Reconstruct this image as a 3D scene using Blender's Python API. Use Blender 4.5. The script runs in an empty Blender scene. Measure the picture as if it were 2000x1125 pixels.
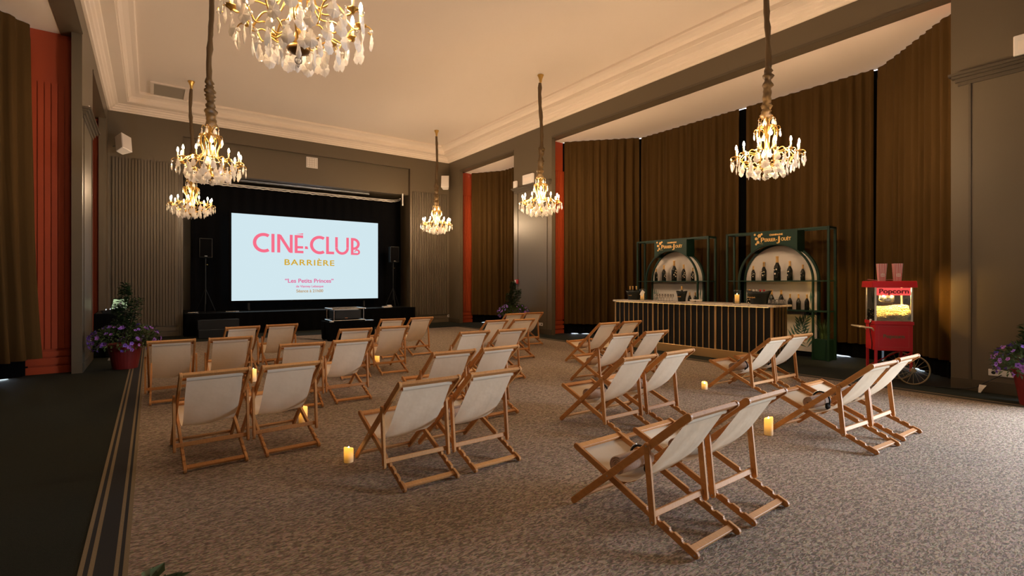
import bpy, bmesh, math, random
from mathutils import Vector, Matrix, noise
random.seed(7)
PI = math.pi
scene = bpy.context.scene
COL = scene.collection

# ------------------------------------------------------------------ helpers
class MB:
    """collects shapes into one bmesh; build() links it as ONE mesh object"""
    def __init__(s):
        s.bm = bmesh.new()
    def box(s, x0, x1, y0, y1, z0, z1, M=None):
        v = [s.bm.verts.new((x, y, z)) for x in (x0, x1) for y in (y0, y1) for z in (z0, z1)]
        for f in ((0, 1, 3, 2), (4, 6, 7, 5), (0, 4, 5, 1), (2, 3, 7, 6), (0, 2, 6, 4), (1, 5, 7, 3)):
            s.bm.faces.new([v[i] for i in f])
        if M is not None:
            bmesh.ops.transform(s.bm, matrix=M, verts=v)
        return v
    def prism(s, pts, h0, h1, M=None, axis='z'):
        """2D outline extruded between h0 and h1 along an axis"""
        def P(a, b, h):
            return {'z': (a, b, h), 'y': (a, h, b), 'x': (h, a, b)}[axis]
        lo = [s.bm.verts.new(P(a, b, h0)) for a, b in pts]
        hi = [s.bm.verts.new(P(a, b, h1)) for a, b in pts]
        n = len(pts)
        s.bm.faces.new(lo); s.bm.faces.new(hi[::-1])
        for i in range(n):
            s.bm.faces.new((lo[i], hi[i], hi[(i + 1) % n], lo[(i + 1) % n]))
        if M is not None:
            bmesh.ops.transform(s.bm, matrix=M, verts=lo + hi)
        return lo + hi
    def lathe(s, prof, n=16, M=None, wob=None):
        """profile of (r, z) turned about z; closed at both ends"""
        rings = []
        for k, (r, z) in enumerate(prof):
            ring = []
            for i in range(n):
                a = 2 * PI * i / n
                rr = r * (wob(k, i, n) if wob else 1.0)
                ring.append(s.bm.verts.new((rr * math.cos(a), rr * math.sin(a), z)))
            rings.append(ring)
        for a, b in zip(rings, rings[1:]):
            for i in range(n):
                s.bm.faces.new((a[i], a[(i + 1) % n], b[(i + 1) % n], b[i]))
        s.bm.faces.new(rings[0][::-1]); s.bm.faces.new(rings[-1])
        v = [x for r in rings for x in r]
        if M is not None:
            bmesh.ops.transform(s.bm, matrix=M, verts=v)
        return v
    def tube(s, pts, r, n=8, M=None):
        pts = [Vector(p) for p in pts]
        rad = r if isinstance(r, (list, tuple)) else [r] * len(pts)
        rings = []
        up = Vector((0.123, 0.051, 1)).normalized()
        nrm = None
        for k, p in enumerate(pts):
            t = (pts[min(k + 1, len(pts) - 1)] - pts[max(k - 1, 0)]).normalized()
            if nrm is None:
                nrm = t.cross(up)
                if nrm.length < 0.1: nrm = t.cross(Vector((1, 0, 0)))
            nrm = (nrm - t * nrm.dot(t)).normalized()
            b = t.cross(nrm)
            rings.append([s.bm.verts.new(p + (nrm * math.cos(2 * PI * i / n) + b * math.sin(2 * PI * i / n)) * rad[k]) for i in range(n)])
        for a, b in zip(rings, rings[1:]):
            for i in range(n):
                s.bm.faces.new((a[i], a[(i + 1) % n], b[(i + 1) % n], b[i]))
        s.bm.faces.new(rings[0][::-1]); s.bm.faces.new(rings[-1])
        v = [x for q in rings for x in q]
        if M is not None:
            bmesh.ops.transform(s.bm, matrix=M, verts=v)
        return v
    def torus(s, c, R, r, n=24, m=8, M=None, squash=1.0):
        rings = []
        for i in range(n):
            a = 2 * PI * i / n
            rings.append([s.bm.verts.new((c[0] + (R + r * math.cos(2 * PI * j / m)) * math.cos(a), c[1] + (R + r * math.cos(2 * PI * j / m)) * math.sin(a), c[2] + r * squash * math.sin(2 * PI * j / m))) for j in range(m)])
        for i in range(n):
            a, b = rings[i], rings[(i + 1) % n]
            for j in range(m):
                s.bm.faces.new((a[j], b[j], b[(j + 1) % m], a[(j + 1) % m]))
        v = [x for q in rings for x in q]
        if M is not None:
            bmesh.ops.transform(s.bm, matrix=M, verts=v)
        return v
    def grid(s, rows, closed=False):
        """rows of points -> quads"""
        vs = [[s.bm.verts.new(p) for p in row] for row in rows]
        for a, b in zip(vs, vs[1:]):
            m = len(a)
            for i in range(m if closed else m - 1):
                s.bm.faces.new((a[i], a[(i + 1) % m], b[(i + 1) % m], b[i]))
        return vs
    def ico(s, c, r, sub=1, scale=(1, 1, 1)):
        g = bmesh.ops.create_icosphere(s.bm, subdivisions=sub, radius=r)
        for v in g['verts']:
            v.co = Vector((v.co.x * scale[0], v.co.y * scale[1], v.co.z * scale[2])) + Vector(c)
        return g['verts']
    def bevel(s, w, seg=2):
        bmesh.ops.recalc_face_normals(s.bm, faces=s.bm.faces)
        ed = [e for e in s.bm.edges if len(e.link_faces) == 2 and e.calc_face_angle(0) > 0.6]
        bmesh.ops.bevel(s.bm, geom=ed, offset=w, segments=seg, affect='EDGES', profile=0.6)
        return s
    def mesh(s, name, m, smooth=False, fix=True):
        if fix: bmesh.ops.recalc_face_normals(s.bm, faces=s.bm.faces)
        me = bpy.data.meshes.new(name)
        s.bm.to_mesh(me); s.bm.free()
        for x in (m if isinstance(m, (list, tuple)) else [m]): me.materials.append(x)
        if smooth:
            for p in me.polygons: p.use_smooth = True
        return me
    def build(s, name, m, parent=None, smooth=False, loc=None, rot=None, fix=True):
        return link(name, s.mesh(name, m, smooth, fix), parent, loc, rot)

def link(name, data, parent=None, loc=None, rot=None):
    o = bpy.data.objects.new(name, data)
    COL.objects.link(o)
    if parent is not None: o.parent = parent
    if loc is not None: o.location = loc
    if rot is not None: o.rotation_euler = rot
    return o
def tag(o, label, cat, group=None, kind=None):
    o['label'] = label; o['category'] = cat
    if group: o['group'] = group
    if kind: o['kind'] = kind
    return o
def thing(name, label, cat, loc=(0, 0, 0), rz=0.0, group=None):
    o = link(name, None, None, loc, (0, 0, rz))
    o.empty_display_size = 0.1
    return tag(o, label, cat, group)
def struct(o):
    o['kind'] = 'structure'; return o
def copy_tree(src, loc, rz, label, group=None):
    r = src.copy(); COL.objects.link(r)
    r.location = loc; r.rotation_euler = (0, 0, rz); r['label'] = label
    if group: r['group'] = group
    for ch in src.children:
        c = ch.copy(); COL.objects.link(c); c.parent = r
        for g in ch.children:
            d = g.copy(); COL.objects.link(d); d.parent = c
    return r
T = Matrix.Translation
def R(a, ax): return Matrix.Rotation(a, 4, ax)
def arc(cx, cy, r, a0, a1, n):
    return [(cx + r * math.cos(a0 + (a1 - a0) * i / n), cy + r * math.sin(a0 + (a1 - a0) * i / n)) for i in range(n + 1)]
def bez(pts, n=14):
    """Catmull-Rom through points"""
    P = [Vector(p) for p in pts]; out = []
    for i in range(len(P) - 1):
        p0, p1, p2, p3 = P[max(i - 1, 0)], P[i], P[i + 1], P[min(i + 2, len(P) - 1)]
        for k in range(n):
            t = k / n
            out.append(0.5 * ((2 * p1) + (p2 - p0) * t + (2 * p0 - 5 * p1 + 4 * p2 - p3) * t * t + (3 * p1 - p0 - 3 * p2 + p3) * t ** 3))
    out.append(P[-1]); return out

# ------------------------------------------------------------------ materials
def srgb(r, g, b):
    f = lambda c: (c / 255 / 12.92) if c <= 10 else ((c / 255 + 0.055) / 1.055) ** 2.4
    return (f(r), f(g), f(b), 1)
class Mat:
    def __init__(s, name):
        s.m = bpy.data.materials.new(name); s.m.use_nodes = True
        s.t = s.m.node_tree; s.t.nodes.clear()
        s.out = s.n('ShaderNodeOutputMaterial')
    def n(s, ty, **kw):
        x = s.t.nodes.new(ty)
        for k, v in kw.items(): setattr(x, k, v)
        return x
    def l(s, a, b): s.t.links.new(a, b)
def principled(name, color, rough=0.6, metal=0.0, spec=0.5, sheen=0.0, trans=0.0, coat=0.0, bump=None, var=None, emit=None, estr=0.0):
    M = Mat(name); p = M.n('ShaderNodeBsdfPrincipled')
    c = color if len(color) == 4 else (*color, 1)
    p.inputs['Base Color'].default_value = c
    p.inputs['Roughness'].default_value = rough
    p.inputs['Metallic'].default_value = metal
    p.inputs['Specular IOR Level'].default_value = spec
    p.inputs['Sheen Weight'].default_value = sheen
    p.inputs['Transmission Weight'].default_value = trans
    p.inputs['Coat Weight'].default_value = coat
    if emit:
        p.inputs['Emission Color'].default_value = emit; p.inputs['Emission Strength'].default_value = estr
    tc = M.n('ShaderNodeTexCoord')
    if var:   # (scale, amount)
        nz = M.n('ShaderNodeTexNoise'); nz.inputs['Scale'].default_value = var[0]; nz.inputs['Detail'].default_value = 3
        M.l(tc.outputs['Object'], nz.inputs['Vector'])
        mx = M.n('ShaderNodeMix', data_type='RGBA')
        mx.inputs[6].default_value = [x * (1 - var[1]) for x in c[:3]] + [1]
        mx.inputs[7].default_value = [min(1, x * (1 + var[1])) for x in c[:3]] + [1]
        M.l(nz.outputs['Fac'], mx.inputs[0]); M.l(mx.outputs[2], p.inputs['Base Color'])
    if bump:  # (scale, strength)
        nb = M.n('ShaderNodeTexNoise'); nb.inputs['Scale'].default_value = bump[0]; nb.inputs['Detail'].default_value = 2
        bp = M.n('ShaderNodeBump'); bp.inputs['Strength'].default_value = bump[1]; bp.inputs['Distance'].default_value = 0.01
        M.l(tc.outputs['Object'], nb.inputs['Vector']); M.l(nb.outputs['Fac'], bp.inputs['Height']); M.l(bp.outputs['Normal'], p.inputs['Normal'])
    M.l(p.outputs['BSDF'], M.out.inputs['Surface'])
    return M.m
def emission(name, color, strength):
    M = Mat(name); e = M.n('ShaderNodeEmission')
    e.inputs['Color'].default_value = color if len(color) == 4 else (*color, 1); e.inputs['Strength'].default_value = strength
    M.l(e.outputs[0], M.out.inputs['Surface']); return M.m
def thin_glass(name, tint, clear=0.8, white=0.0, gloss=0.15, rough=0.03):
    """clear, glossy and a little milky: light passes straight through"""
    M = Mat(name)
    tr = M.n('ShaderNodeBsdfTransparent'); tr.inputs[0].default_value = (*tint, 1)
    gl = M.n('ShaderNodeBsdfGlossy'); gl.inputs['Roughness'].default_value = rough; gl.inputs[0].default_value = (1, 1, 1, 1)
    fr = M.n('ShaderNodeLayerWeight'); fr.inputs[0].default_value = 0.25
    ma = M.n('ShaderNodeMath', operation='MULTIPLY_ADD'); ma.inputs[1].default_value = 1 - gloss; ma.inputs[2].default_value = gloss
    ma.use_clamp = True
    M.l(fr.outputs['Fresnel'], ma.inputs[0])
    m1 = M.n('ShaderNodeMixShader'); M.l(ma.outputs[0], m1.inputs[0]); M.l(tr.outputs[0], m1.inputs[1]); M.l(gl.outputs[0], m1.inputs[2])
    last = m1
    if white > 0:
        df = M.n('ShaderNodeBsdfDiffuse'); df.inputs[0].default_value = (*tint, 1)
        tl = M.n('ShaderNodeBsdfTranslucent'); tl.inputs[0].default_value = (*tint, 1)
        ad = M.n('ShaderNodeMixShader'); ad.inputs[0].default_value = 0.5
        M.l(df.outputs[0], ad.inputs[1]); M.l(tl.outputs[0], ad.inputs[2])
        m2 = M.n('ShaderNodeMixShader'); m2.inputs[0].default_value = white
        M.l(m1.outputs[0], m2.inputs[1]); M.l(ad.outputs[0], m2.inputs[2]); last = m2
    M.l(last.outputs[0], M.out.inputs['Surface'])
    return M.m

def wood_mat(name, a, b, rough=0.45):
    M = Mat(name); p = M.n('ShaderNodeBsdfPrincipled'); p.inputs['Roughness'].default_value = rough
    tc = M.n('ShaderNodeTexCoord'); mp = M.n('ShaderNodeMapping'); mp.inputs['Scale'].default_value = (30, 4, 9)
    nz = M.n('ShaderNodeTexNoise'); nz.inputs['Scale'].default_value = 3; nz.inputs['Detail'].default_value = 4; nz.inputs['Distortion'].default_value = 1.2
    oi = M.n('ShaderNodeObjectInfo')
    ad = M.n('ShaderNodeMath', operation='MULTIPLY_ADD'); ad.inputs[1].default_value = 0.5; ad.inputs[2].default_value = -0.2
    M.l(oi.outputs['Random'], ad.inputs[0])
    sm = M.n('ShaderNodeMath', operation='ADD'); sm.use_clamp = True
    M.l(tc.outputs['Object'], mp.inputs[0]); M.l(mp.outputs[0], nz.inputs['Vector'])
    M.l(nz.outputs['Fac'], sm.inputs[0]); M.l(ad.outputs[0], sm.inputs[1])
    mx = M.n('ShaderNodeMix', data_type='RGBA'); mx.inputs[6].default_value = (*a, 1); mx.inputs[7].default_value = (*b, 1)
    M.l(sm.outputs[0], mx.inputs[0]); M.l(mx.outputs[2], p.inputs['Base Color'])
    M.l(p.outputs[0], M.out.inputs['Surface']); return M.m

def cloth_mat(name, color, transl=0.25, rough=0.9):
    M = Mat(name); c = (*color, 1)
    df = M.n('ShaderNodeBsdfDiffuse'); df.inputs[0].default_value = c
    tl = M.n('ShaderNodeBsdfTranslucent'); tl.inputs[0].default_value = c
    mx = M.n('ShaderNodeMixShader'); mx.inputs[0].default_value = transl
    tc = M.n('ShaderNodeTexCoord'); nz = M.n('ShaderNodeTexNoise'); nz.inputs['Scale'].default_value = 9; nz.inputs['Detail'].default_value = 2
    bp = M.n('ShaderNodeBump'); bp.inputs['Strength'].default_value = 0.25; bp.inputs['Distance'].default_value = 0.02
    M.l(tc.outputs['Object'], nz.inputs['Vector']); M.l(nz.outputs['Fac'], bp.inputs['Height']); M.l(bp.outputs[0], df.inputs['Normal'])
    M.l(df.outputs[0], mx.inputs[1]); M.l(tl.outputs[0], mx.inputs[2]); M.l(mx.outputs[0], M.out.inputs['Surface'])
    return M.m

def carpet_mat():
    M = Mat('patterned_carpet'); p = M.n('ShaderNodeBsdfPrincipled'); p.inputs['Roughness'].default_value = 0.95; p.inputs['Specular IOR Level'].default_value = 0.1
    tc = M.n('ShaderNodeTexCoord')
    mp = M.n('ShaderNodeMapping'); mp.inputs['Rotation'].default_value = (0, 0, 0.9); mp.inputs['Scale'].default_value = (0.9, 2.6, 1)
    n1 = M.n('ShaderNodeTexNoise'); n1.inputs['Scale'].default_value = 27; n1.inputs['Detail'].default_value = 1.5; n1.inputs['Distortion'].default_value = 1.2
    M.l(tc.outputs['Object'], mp.inputs[0]); M.l(mp.outputs[0], n1.inputs['Vector'])
    r = M.n('ShaderNodeValToRGB'); r.color_ramp.elements[0].position = 0.40; r.color_ramp.elements[1].position = 0.62
    r.color_ramp.elements[0].color = (*CARPET_DARK, 1); r.color_ramp.elements[1].color = (*CARPET_LIGHT, 1)
    M.l(n1.outputs['Fac'], r.inputs[0])
    n2 = M.n('ShaderNodeTexNoise'); n2.inputs['Scale'].default_value = 60; n2.inputs['Detail'].default_value = 2
    M.l(tc.outputs['Object'], n2.inputs['Vector'])
    mx = M.n('ShaderNodeMix', data_type='RGBA', blend_type='MULTIPLY'); mx.inputs[0].default_value = 0.5
    M.l(r.outputs[0], mx.inputs[6]); M.l(n2.outputs['Color'], mx.inputs[7])
    ml = M.n('ShaderNodeMix', data_type='RGBA', blend_type='MULTIPLY'); ml.inputs[0].default_value = 1; ml.inputs[7].default_value = (1.3, 1.3, 1.3, 1)
    M.l(mx.outputs[2], ml.inputs[6])
    bp = M.n('ShaderNodeBump'); bp.inputs['Strength'].default_value = 0.5; bp.inputs['Distance'].default_value = 0.008
    M.l(n1.outputs['Fac'], bp.inputs['Height']); M.l(bp.outputs[0], p.inputs['Normal'])
    M.l(ml.outputs[2], p.inputs['Base Color']); M.l(p.outputs[0], M.out.inputs['Surface']); return M.m

def marble_mat():
    M = Mat('pale_marble'); p = M.n('ShaderNodeBsdfPrincipled'); p.inputs['Roughness'].default_value = 0.25
    tc = M.n('ShaderNodeTexCoord'); nz = M.n('ShaderNodeTexNoise'); nz.inputs['Scale'].default_value = 3; nz.inputs['Detail'].default_value = 6; nz.inputs['Distortion'].default_value = 2
    r = M.n('ShaderNodeValToRGB'); r.color_ramp.elements[0].position = 0.47; r.color_ramp.elements[1].position = 0.53
    r.color_ramp.elements[0].color = (0.72, 0.62, 0.52, 1); r.color_ramp.elements[1].color = (0.78, 0.68, 0.58, 1)
    e = r.color_ramp.elements.new(0.5); e.color = (0.45, 0.38, 0.32, 1)
    M.l(tc.outputs['Object'], nz.inputs['Vector']); M.l(nz.outputs['Fac'], r.inputs[0]); M.l(r.outputs[0], p.inputs['Base Color'])
    M.l(p.outputs[0], M.out.inputs['Surface']); return M.m

def candle_mat(name, strength):
    """LED candle wax: glows from inside, strongest near its top"""
    M = Mat(name); p = M.n('ShaderNodeBsdfPrincipled'); p.inputs['Base Color'].default_value = (0.80, 0.64, 0.42, 1); p.inputs['Roughness'].default_value = 0.5
    tc = M.n('ShaderNodeTexCoord'); sx = M.n('ShaderNodeSeparateXYZ'); M.l(tc.outputs['Generated'], sx.inputs[0])
    mr = M.n('ShaderNodeMapRange'); mr.inputs['From Min'].default_value = 0.15; mr.inputs['From Max'].default_value = 0.95
    mr.inputs['To Min'].default_value = strength * 0.12; mr.inputs['To Max'].default_value = strength
    M.l(sx.outputs['Z'], mr.inputs['Value'])
    p.inputs['Emission Color'].default_value = (1.0, 0.42, 0.045, 1)
    M.l(mr.outputs[0], p.inputs['Emission Strength']); M.l(p.outputs[0], M.out.inputs['Surface']); return M.m

CARPET_DARK = (0.165, 0.128, 0.095)
CARPET_LIGHT = (0.43, 0.335, 0.255)
BULB = 1650.0
SKY = 60.0
EXPO = 0.0
m_wall = principled('olive_grey_paint', (0.102, 0.077, 0.047), 0.42, bump=(60, 0.05))
m_walld = principled('olive_grey_paint_trim', (0.068, 0.051, 0.031), 0.42)
m_slat = principled('slatted_olive_panel', (0.092, 0.069, 0.042), 0.6)
m_orange = principled('burnt_orange_paint', (0.35, 0.045, 0.007), 0.6)
m_ceil = principled('cream_plaster', (0.80, 0.68, 0.575), 0.85)
m_floor = principled('dark_green_carpet', (0.022, 0.025, 0.020), 0.95, spec=0.1, var=(90, 0.25), bump=(200, 0.3))
m_stripe = principled('tan_border_stripe', (0.22, 0.17, 0.105), 0.95, spec=0.1, var=(120, 0.3))
m_dstripe = principled('charcoal_border_stripe', (0.035, 0.035, 0.036), 0.95, spec=0.1)
m_carpet = carpet_mat()
m_curt = principled('brown_olive_drape', (0.062, 0.033, 0.0095), 0.9, spec=0.1)
m_black = principled('black_cloth', (0.0035, 0.0035, 0.004), 0.95, spec=0.04)
m_blackp = principled('black_plastic', (0.007, 0.008, 0.009), 0.5, spec=0.3)
m_white = principled('white_plastic', (0.75, 0.70, 0.66), 0.4)
m_vent = principled('vent_mesh', (0.33, 0.28, 0.22), 0.7, var=(150, 0.5))
m_brass = principled('brass', (0.80, 0.50, 0.14), 0.28, metal=1.0)
m_dbrass = principled('dark_bronze', (0.22, 0.13, 0.05), 0.4, metal=1.0)
m_gold = principled('gold_foil', (0.85, 0.52, 0.18), 0.35, metal=0.45)
m_brassbar = principled('brushed_brass_strip', (0.72, 0.50, 0.24), 0.38, metal=0.8)
m_sleeve = principled('bronze_silk_sleeve', (0.105, 0.062, 0.022), 0.42)
m_crystal = thin_glass('crystal', (1.0, 0.95, 0.88), white=0.72, gloss=0.18)
m_ball = thin_glass('crystal_ball', (0.95, 0.93, 0.9), white=0.12, gloss=0.3)
m_glass = thin_glass('clear_glass', (0.97, 0.97, 0.96), gloss=0.08)
m_glassware = thin_glass('bar_glassware', (0.97, 0.96, 0.94), white=0.10, gloss=0.14)
m_bulb = emission('warm_bulb', (1.0, 0.69, 0.41), BULB)
m_bulb_dimmed = emission('warm_bulb_dimmed', (1.0, 0.69, 0.41), BULB * 0.42)  # added dimming: left chandeliers turned down to darken that side of the hall
m_candlestem = principled('candle_tube', (0.85, 0.62, 0.28), 0.5)
m_wood = wood_mat('oiled_wood', (0.37, 0.140, 0.032), (0.66, 0.315, 0.095), 0.58)
m_canvas = cloth_mat('cream_canvas', (0.80, 0.67, 0.50), 0.22)
m_screw = principled('steel_screw', (0.6, 0.6, 0.6), 0.35, metal=1)
m_blanket = principled('taupe_fleece', (0.42, 0.31, 0.245), 0.95, bump=(80, 0.4))
m_silver = principled('silver_metal', (0.62, 0.66, 0.70), 0.25, metal=1)
m_red = principled('red_enamel', (0.46, 0.008, 0.012), 0.5, spec=0.35)
m_redlit = principled('red_translucent_sign', (0.75, 0.05, 0.05), 0.4, emit=(1.0, 0.10, 0.09, 1), estr=0.75)
m_darkred = principled('dark_red_print', (0.22, 0.004, 0.006), 0.5)
m_pot = principled('deep_red_glaze', (0.15, 0.012, 0.010), 0.55, spec=0.3)
m_leaf = principled('dark_green_leaf', (0.030, 0.060, 0.018), 0.45, var=(14, 0.5))
m_leaf2 = principled('petunia_leaf', (0.055, 0.095, 0.025), 0.6, var=(14, 0.5))
m_petal = principled('violet_petal', (0.19, 0.085, 0.48), 0.7, var=(20, 0.2))
m_petal2 = principled('mauve_petal', (0.27, 0.10, 0.44), 0.7, var=(20, 0.2))
m_stem = principled('brown_stem', (0.06, 0.04, 0.02), 0.8)
m_green = principled('dark_green_metal', (0.006, 0.027, 0.017), 0.5, spec=0.3)
m_panelp = principled('pale_print_panel', (0.60, 0.55, 0.50), 0.7)
m_palm = principled('palm_print', (0.06, 0.13, 0.10), 0.7)
m_palm2 = principled('palm_print_pale', (0.30, 0.34, 0.29), 0.7)
m_bottle = principled('black_green_bottle', (0.008, 0.010, 0.007), 0.12)
m_flowerprint = principled('cream_flower_print', (0.72, 0.60, 0.45), 0.5)
m_marble = marble_mat()
m_wheel = principled('tan_wheel', (0.30, 0.23, 0.11), 0.5)
m_ivory = principled('ivory_handle', (0.66, 0.54, 0.34), 0.45)
m_alu = principled('aluminium_trim', (0.62, 0.58, 0.48), 0.4, metal=0.7)
m_popcorn = principled('popcorn', (0.82, 0.66, 0.34), 0.8)
m_stripe_w = principled('white_card', (0.82, 0.74, 0.68), 0.6)
m_stripe_r = principled('red_stripe', (0.62, 0.05, 0.06), 0.6)
m_soil = principled('soil', (0.03, 0.02, 0.012), 0.95)
m_wax = candle_mat('led_wax', 1.7)
m_waxdim = candle_mat('led_wax_soft', 1.1)
m_flame = emission('led_flame', (1.0, 0.75, 0.35), 30)
m_warm = emission('popcorn_lamp', (1.0, 0.60, 0.17), 4200)
m_cool = emission('cool_lamp', (0.75, 0.80, 1.0), 12)
m_screen = emission('projected_light', (0.64, 0.80, 0.86), 1.0)
m_pink = emission('projected_pink', (0.93, 0.16, 0.25), 1.0)
m_rose = emission('projected_rose', (0.76, 0.16, 0.34), 1.0)
m_ochre = emission('projected_ochre', (0.66, 0.40, 0.03), 1.0)
m_taupe = emission('projected_taupe', (0.52, 0.36, 0.20), 1.0)
m_lapscr = emission('laptop_light', (0.62, 0.80, 0.45), 0.7)
m_bowl = principled('white_ceramic', (0.78, 0.72, 0.66), 0.3)
m_paper = principled('white_paper', (0.8, 0.74, 0.66), 0.7)
m_redbox = principled('red_call_point', (0.5, 0.02, 0.03), 0.4)

# ------------------------------------------------------------------ camera and light from outside
cam_d = bpy.data.cameras.new('camera'); cam = bpy.data.objects.new('camera', cam_d); COL.objects.link(cam)
cam.location = (0, 0, 1.55); cam.rotation_euler = (PI / 2, 0, -math.atan2(705, 978))
cam_d.sensor_width = 36; cam_d.lens = 978 / 2000 * 36; cam_d.shift_y = -10.5 / 2000; cam_d.clip_start = 0.05
scene.camera = cam
scene.view_settings.view_transform = 'Standard'; scene.view_settings.look = 'None'
scene.view_settings.gamma = 1; scene.view_settings.exposure = EXPO; scene.view_settings.use_curve_mapping = False
w = bpy.data.worlds.new('daylight'); scene.world = w; w.use_nodes = True
bg = w.node_tree.nodes['Background']; bg.inputs[0].default_value = (0.74, 0.85, 1.0, 1); bg.inputs[1].default_value = SKY
pl = bpy.data.lights.new('window_portal', 'AREA'); pl.shape = 'RECTANGLE'; pl.size = 2.9; pl.size_y = 2.4; pl.cycles.is_portal = True
po = bpy.data.objects.new('window_portal', pl); COL.objects.link(po); po.location = (9.76, -1.0, 1.45); po.rotation_euler = (0, PI / 2, 0)
cy = scene.cycles
cy.max_bounces = 6; cy.diffuse_bounces = 4; cy.glossy_bounces = 3; cy.transmission_bounces = 4; cy.transparent_max_bounces = 12
cy.sample_clamp_indirect = 4.0; cy.sample_clamp_direct = 0; cy.caustics_reflective = False; cy.caustics_refractive = False
cy.use_denoising = True
try: cy.denoiser = 'OPENIMAGEDENOISE'
except Exception: pass
try: cy.use_light_tree = True
except Exception: pass

# ------------------------------------------------------------------ room shell
XR, XL, YB, YF = 9.59, -0.96, 17.58, -2.30
ZH, ZC, ZT = 5.82, 6.275, 6.72          # header underside, cornice foot, ceiling
RC, LC = 8.63 - XL, None                # hall is symmetric about x = 4.315
def mx(x): return 8.63 - x              # mirror across the hall's long axis
b = MB(); b.box(-4.0, 13.0, -4.6, 20.2, -0.30, -0.004); struct(b.build('floor', m_floor))

# patterned carpet with its striped borders (one fitted carpet)
cp = thing('carpet', 'beige and grey patterned fitted carpet with striped borders under the deckchairs', 'carpet', (0, 0, 0))
b = MB(); b.box(-0.10, 8.73, -1.7, 15.45, -0.004, 0.0); b.build('patterned_field', m_carpet, cp)
for side in (0, 1):
    f = (lambda x: x) if side == 0 else mx
    b = MB()
    for x0, x1 in ((-0.318, -0.296), (-0.274, -0.252), (-0.162, -0.142), (-0.124, -0.100)):
        a, c = sorted((f(x0), f(x1))); b.box(a, c, -1.7, 15.45, -0.004, 0.0)
    b.build('border_stripe', m_stripe, cp)
    b = MB()
    for x0, x1 in ((-0.296, -0.274), (-0.252, -0.162), (-0.142, -0.124)):
        a, c = sorted((f(x0), f(x1))); b.box(a, c, -1.7, 15.45, -0.004, -0.0005)
    b.build('border_band', m_dstripe, cp)

# ceiling with tray and stepped cornice
prof = [(0.0, ZC), (0.045, ZC), (0.06, ZC + 0.03), (0.10, ZC + 0.045), (0.115, ZC + 0.08), (0.15, ZC + 0.10), (0.165, ZC + 0.135),
        (0.22, ZC + 0.155), (0.235, ZC + 0.175), (0.44, ZC + 0.185), (0.45, ZC + 0.205), (0.47, ZC + 0.205), (0.48, ZC + 0.29), (0.53, ZC + 0.335),
        (0.62, ZC + 0.37), (0.70, ZC + 0.38), (0.715, ZC + 0.40), (0.72, ZT)]
b = MB(); rows = []
for d, z in prof:
    rows.append([(XL + d, YF + d, z), (XR - d, YF + d, z), (XR - d, YB - d, z), (XL + d, YB - d, z)])
b.grid(rows, closed=True)
struct(b.build('trim_1', m_ceil))
b = MB(); b.box(XL + 0.70, XR - 0.70, YF + 0.70, YB - 0.70, ZT, ZT + 0.15); struct(b.build('ceiling', m_ceil))

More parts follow.
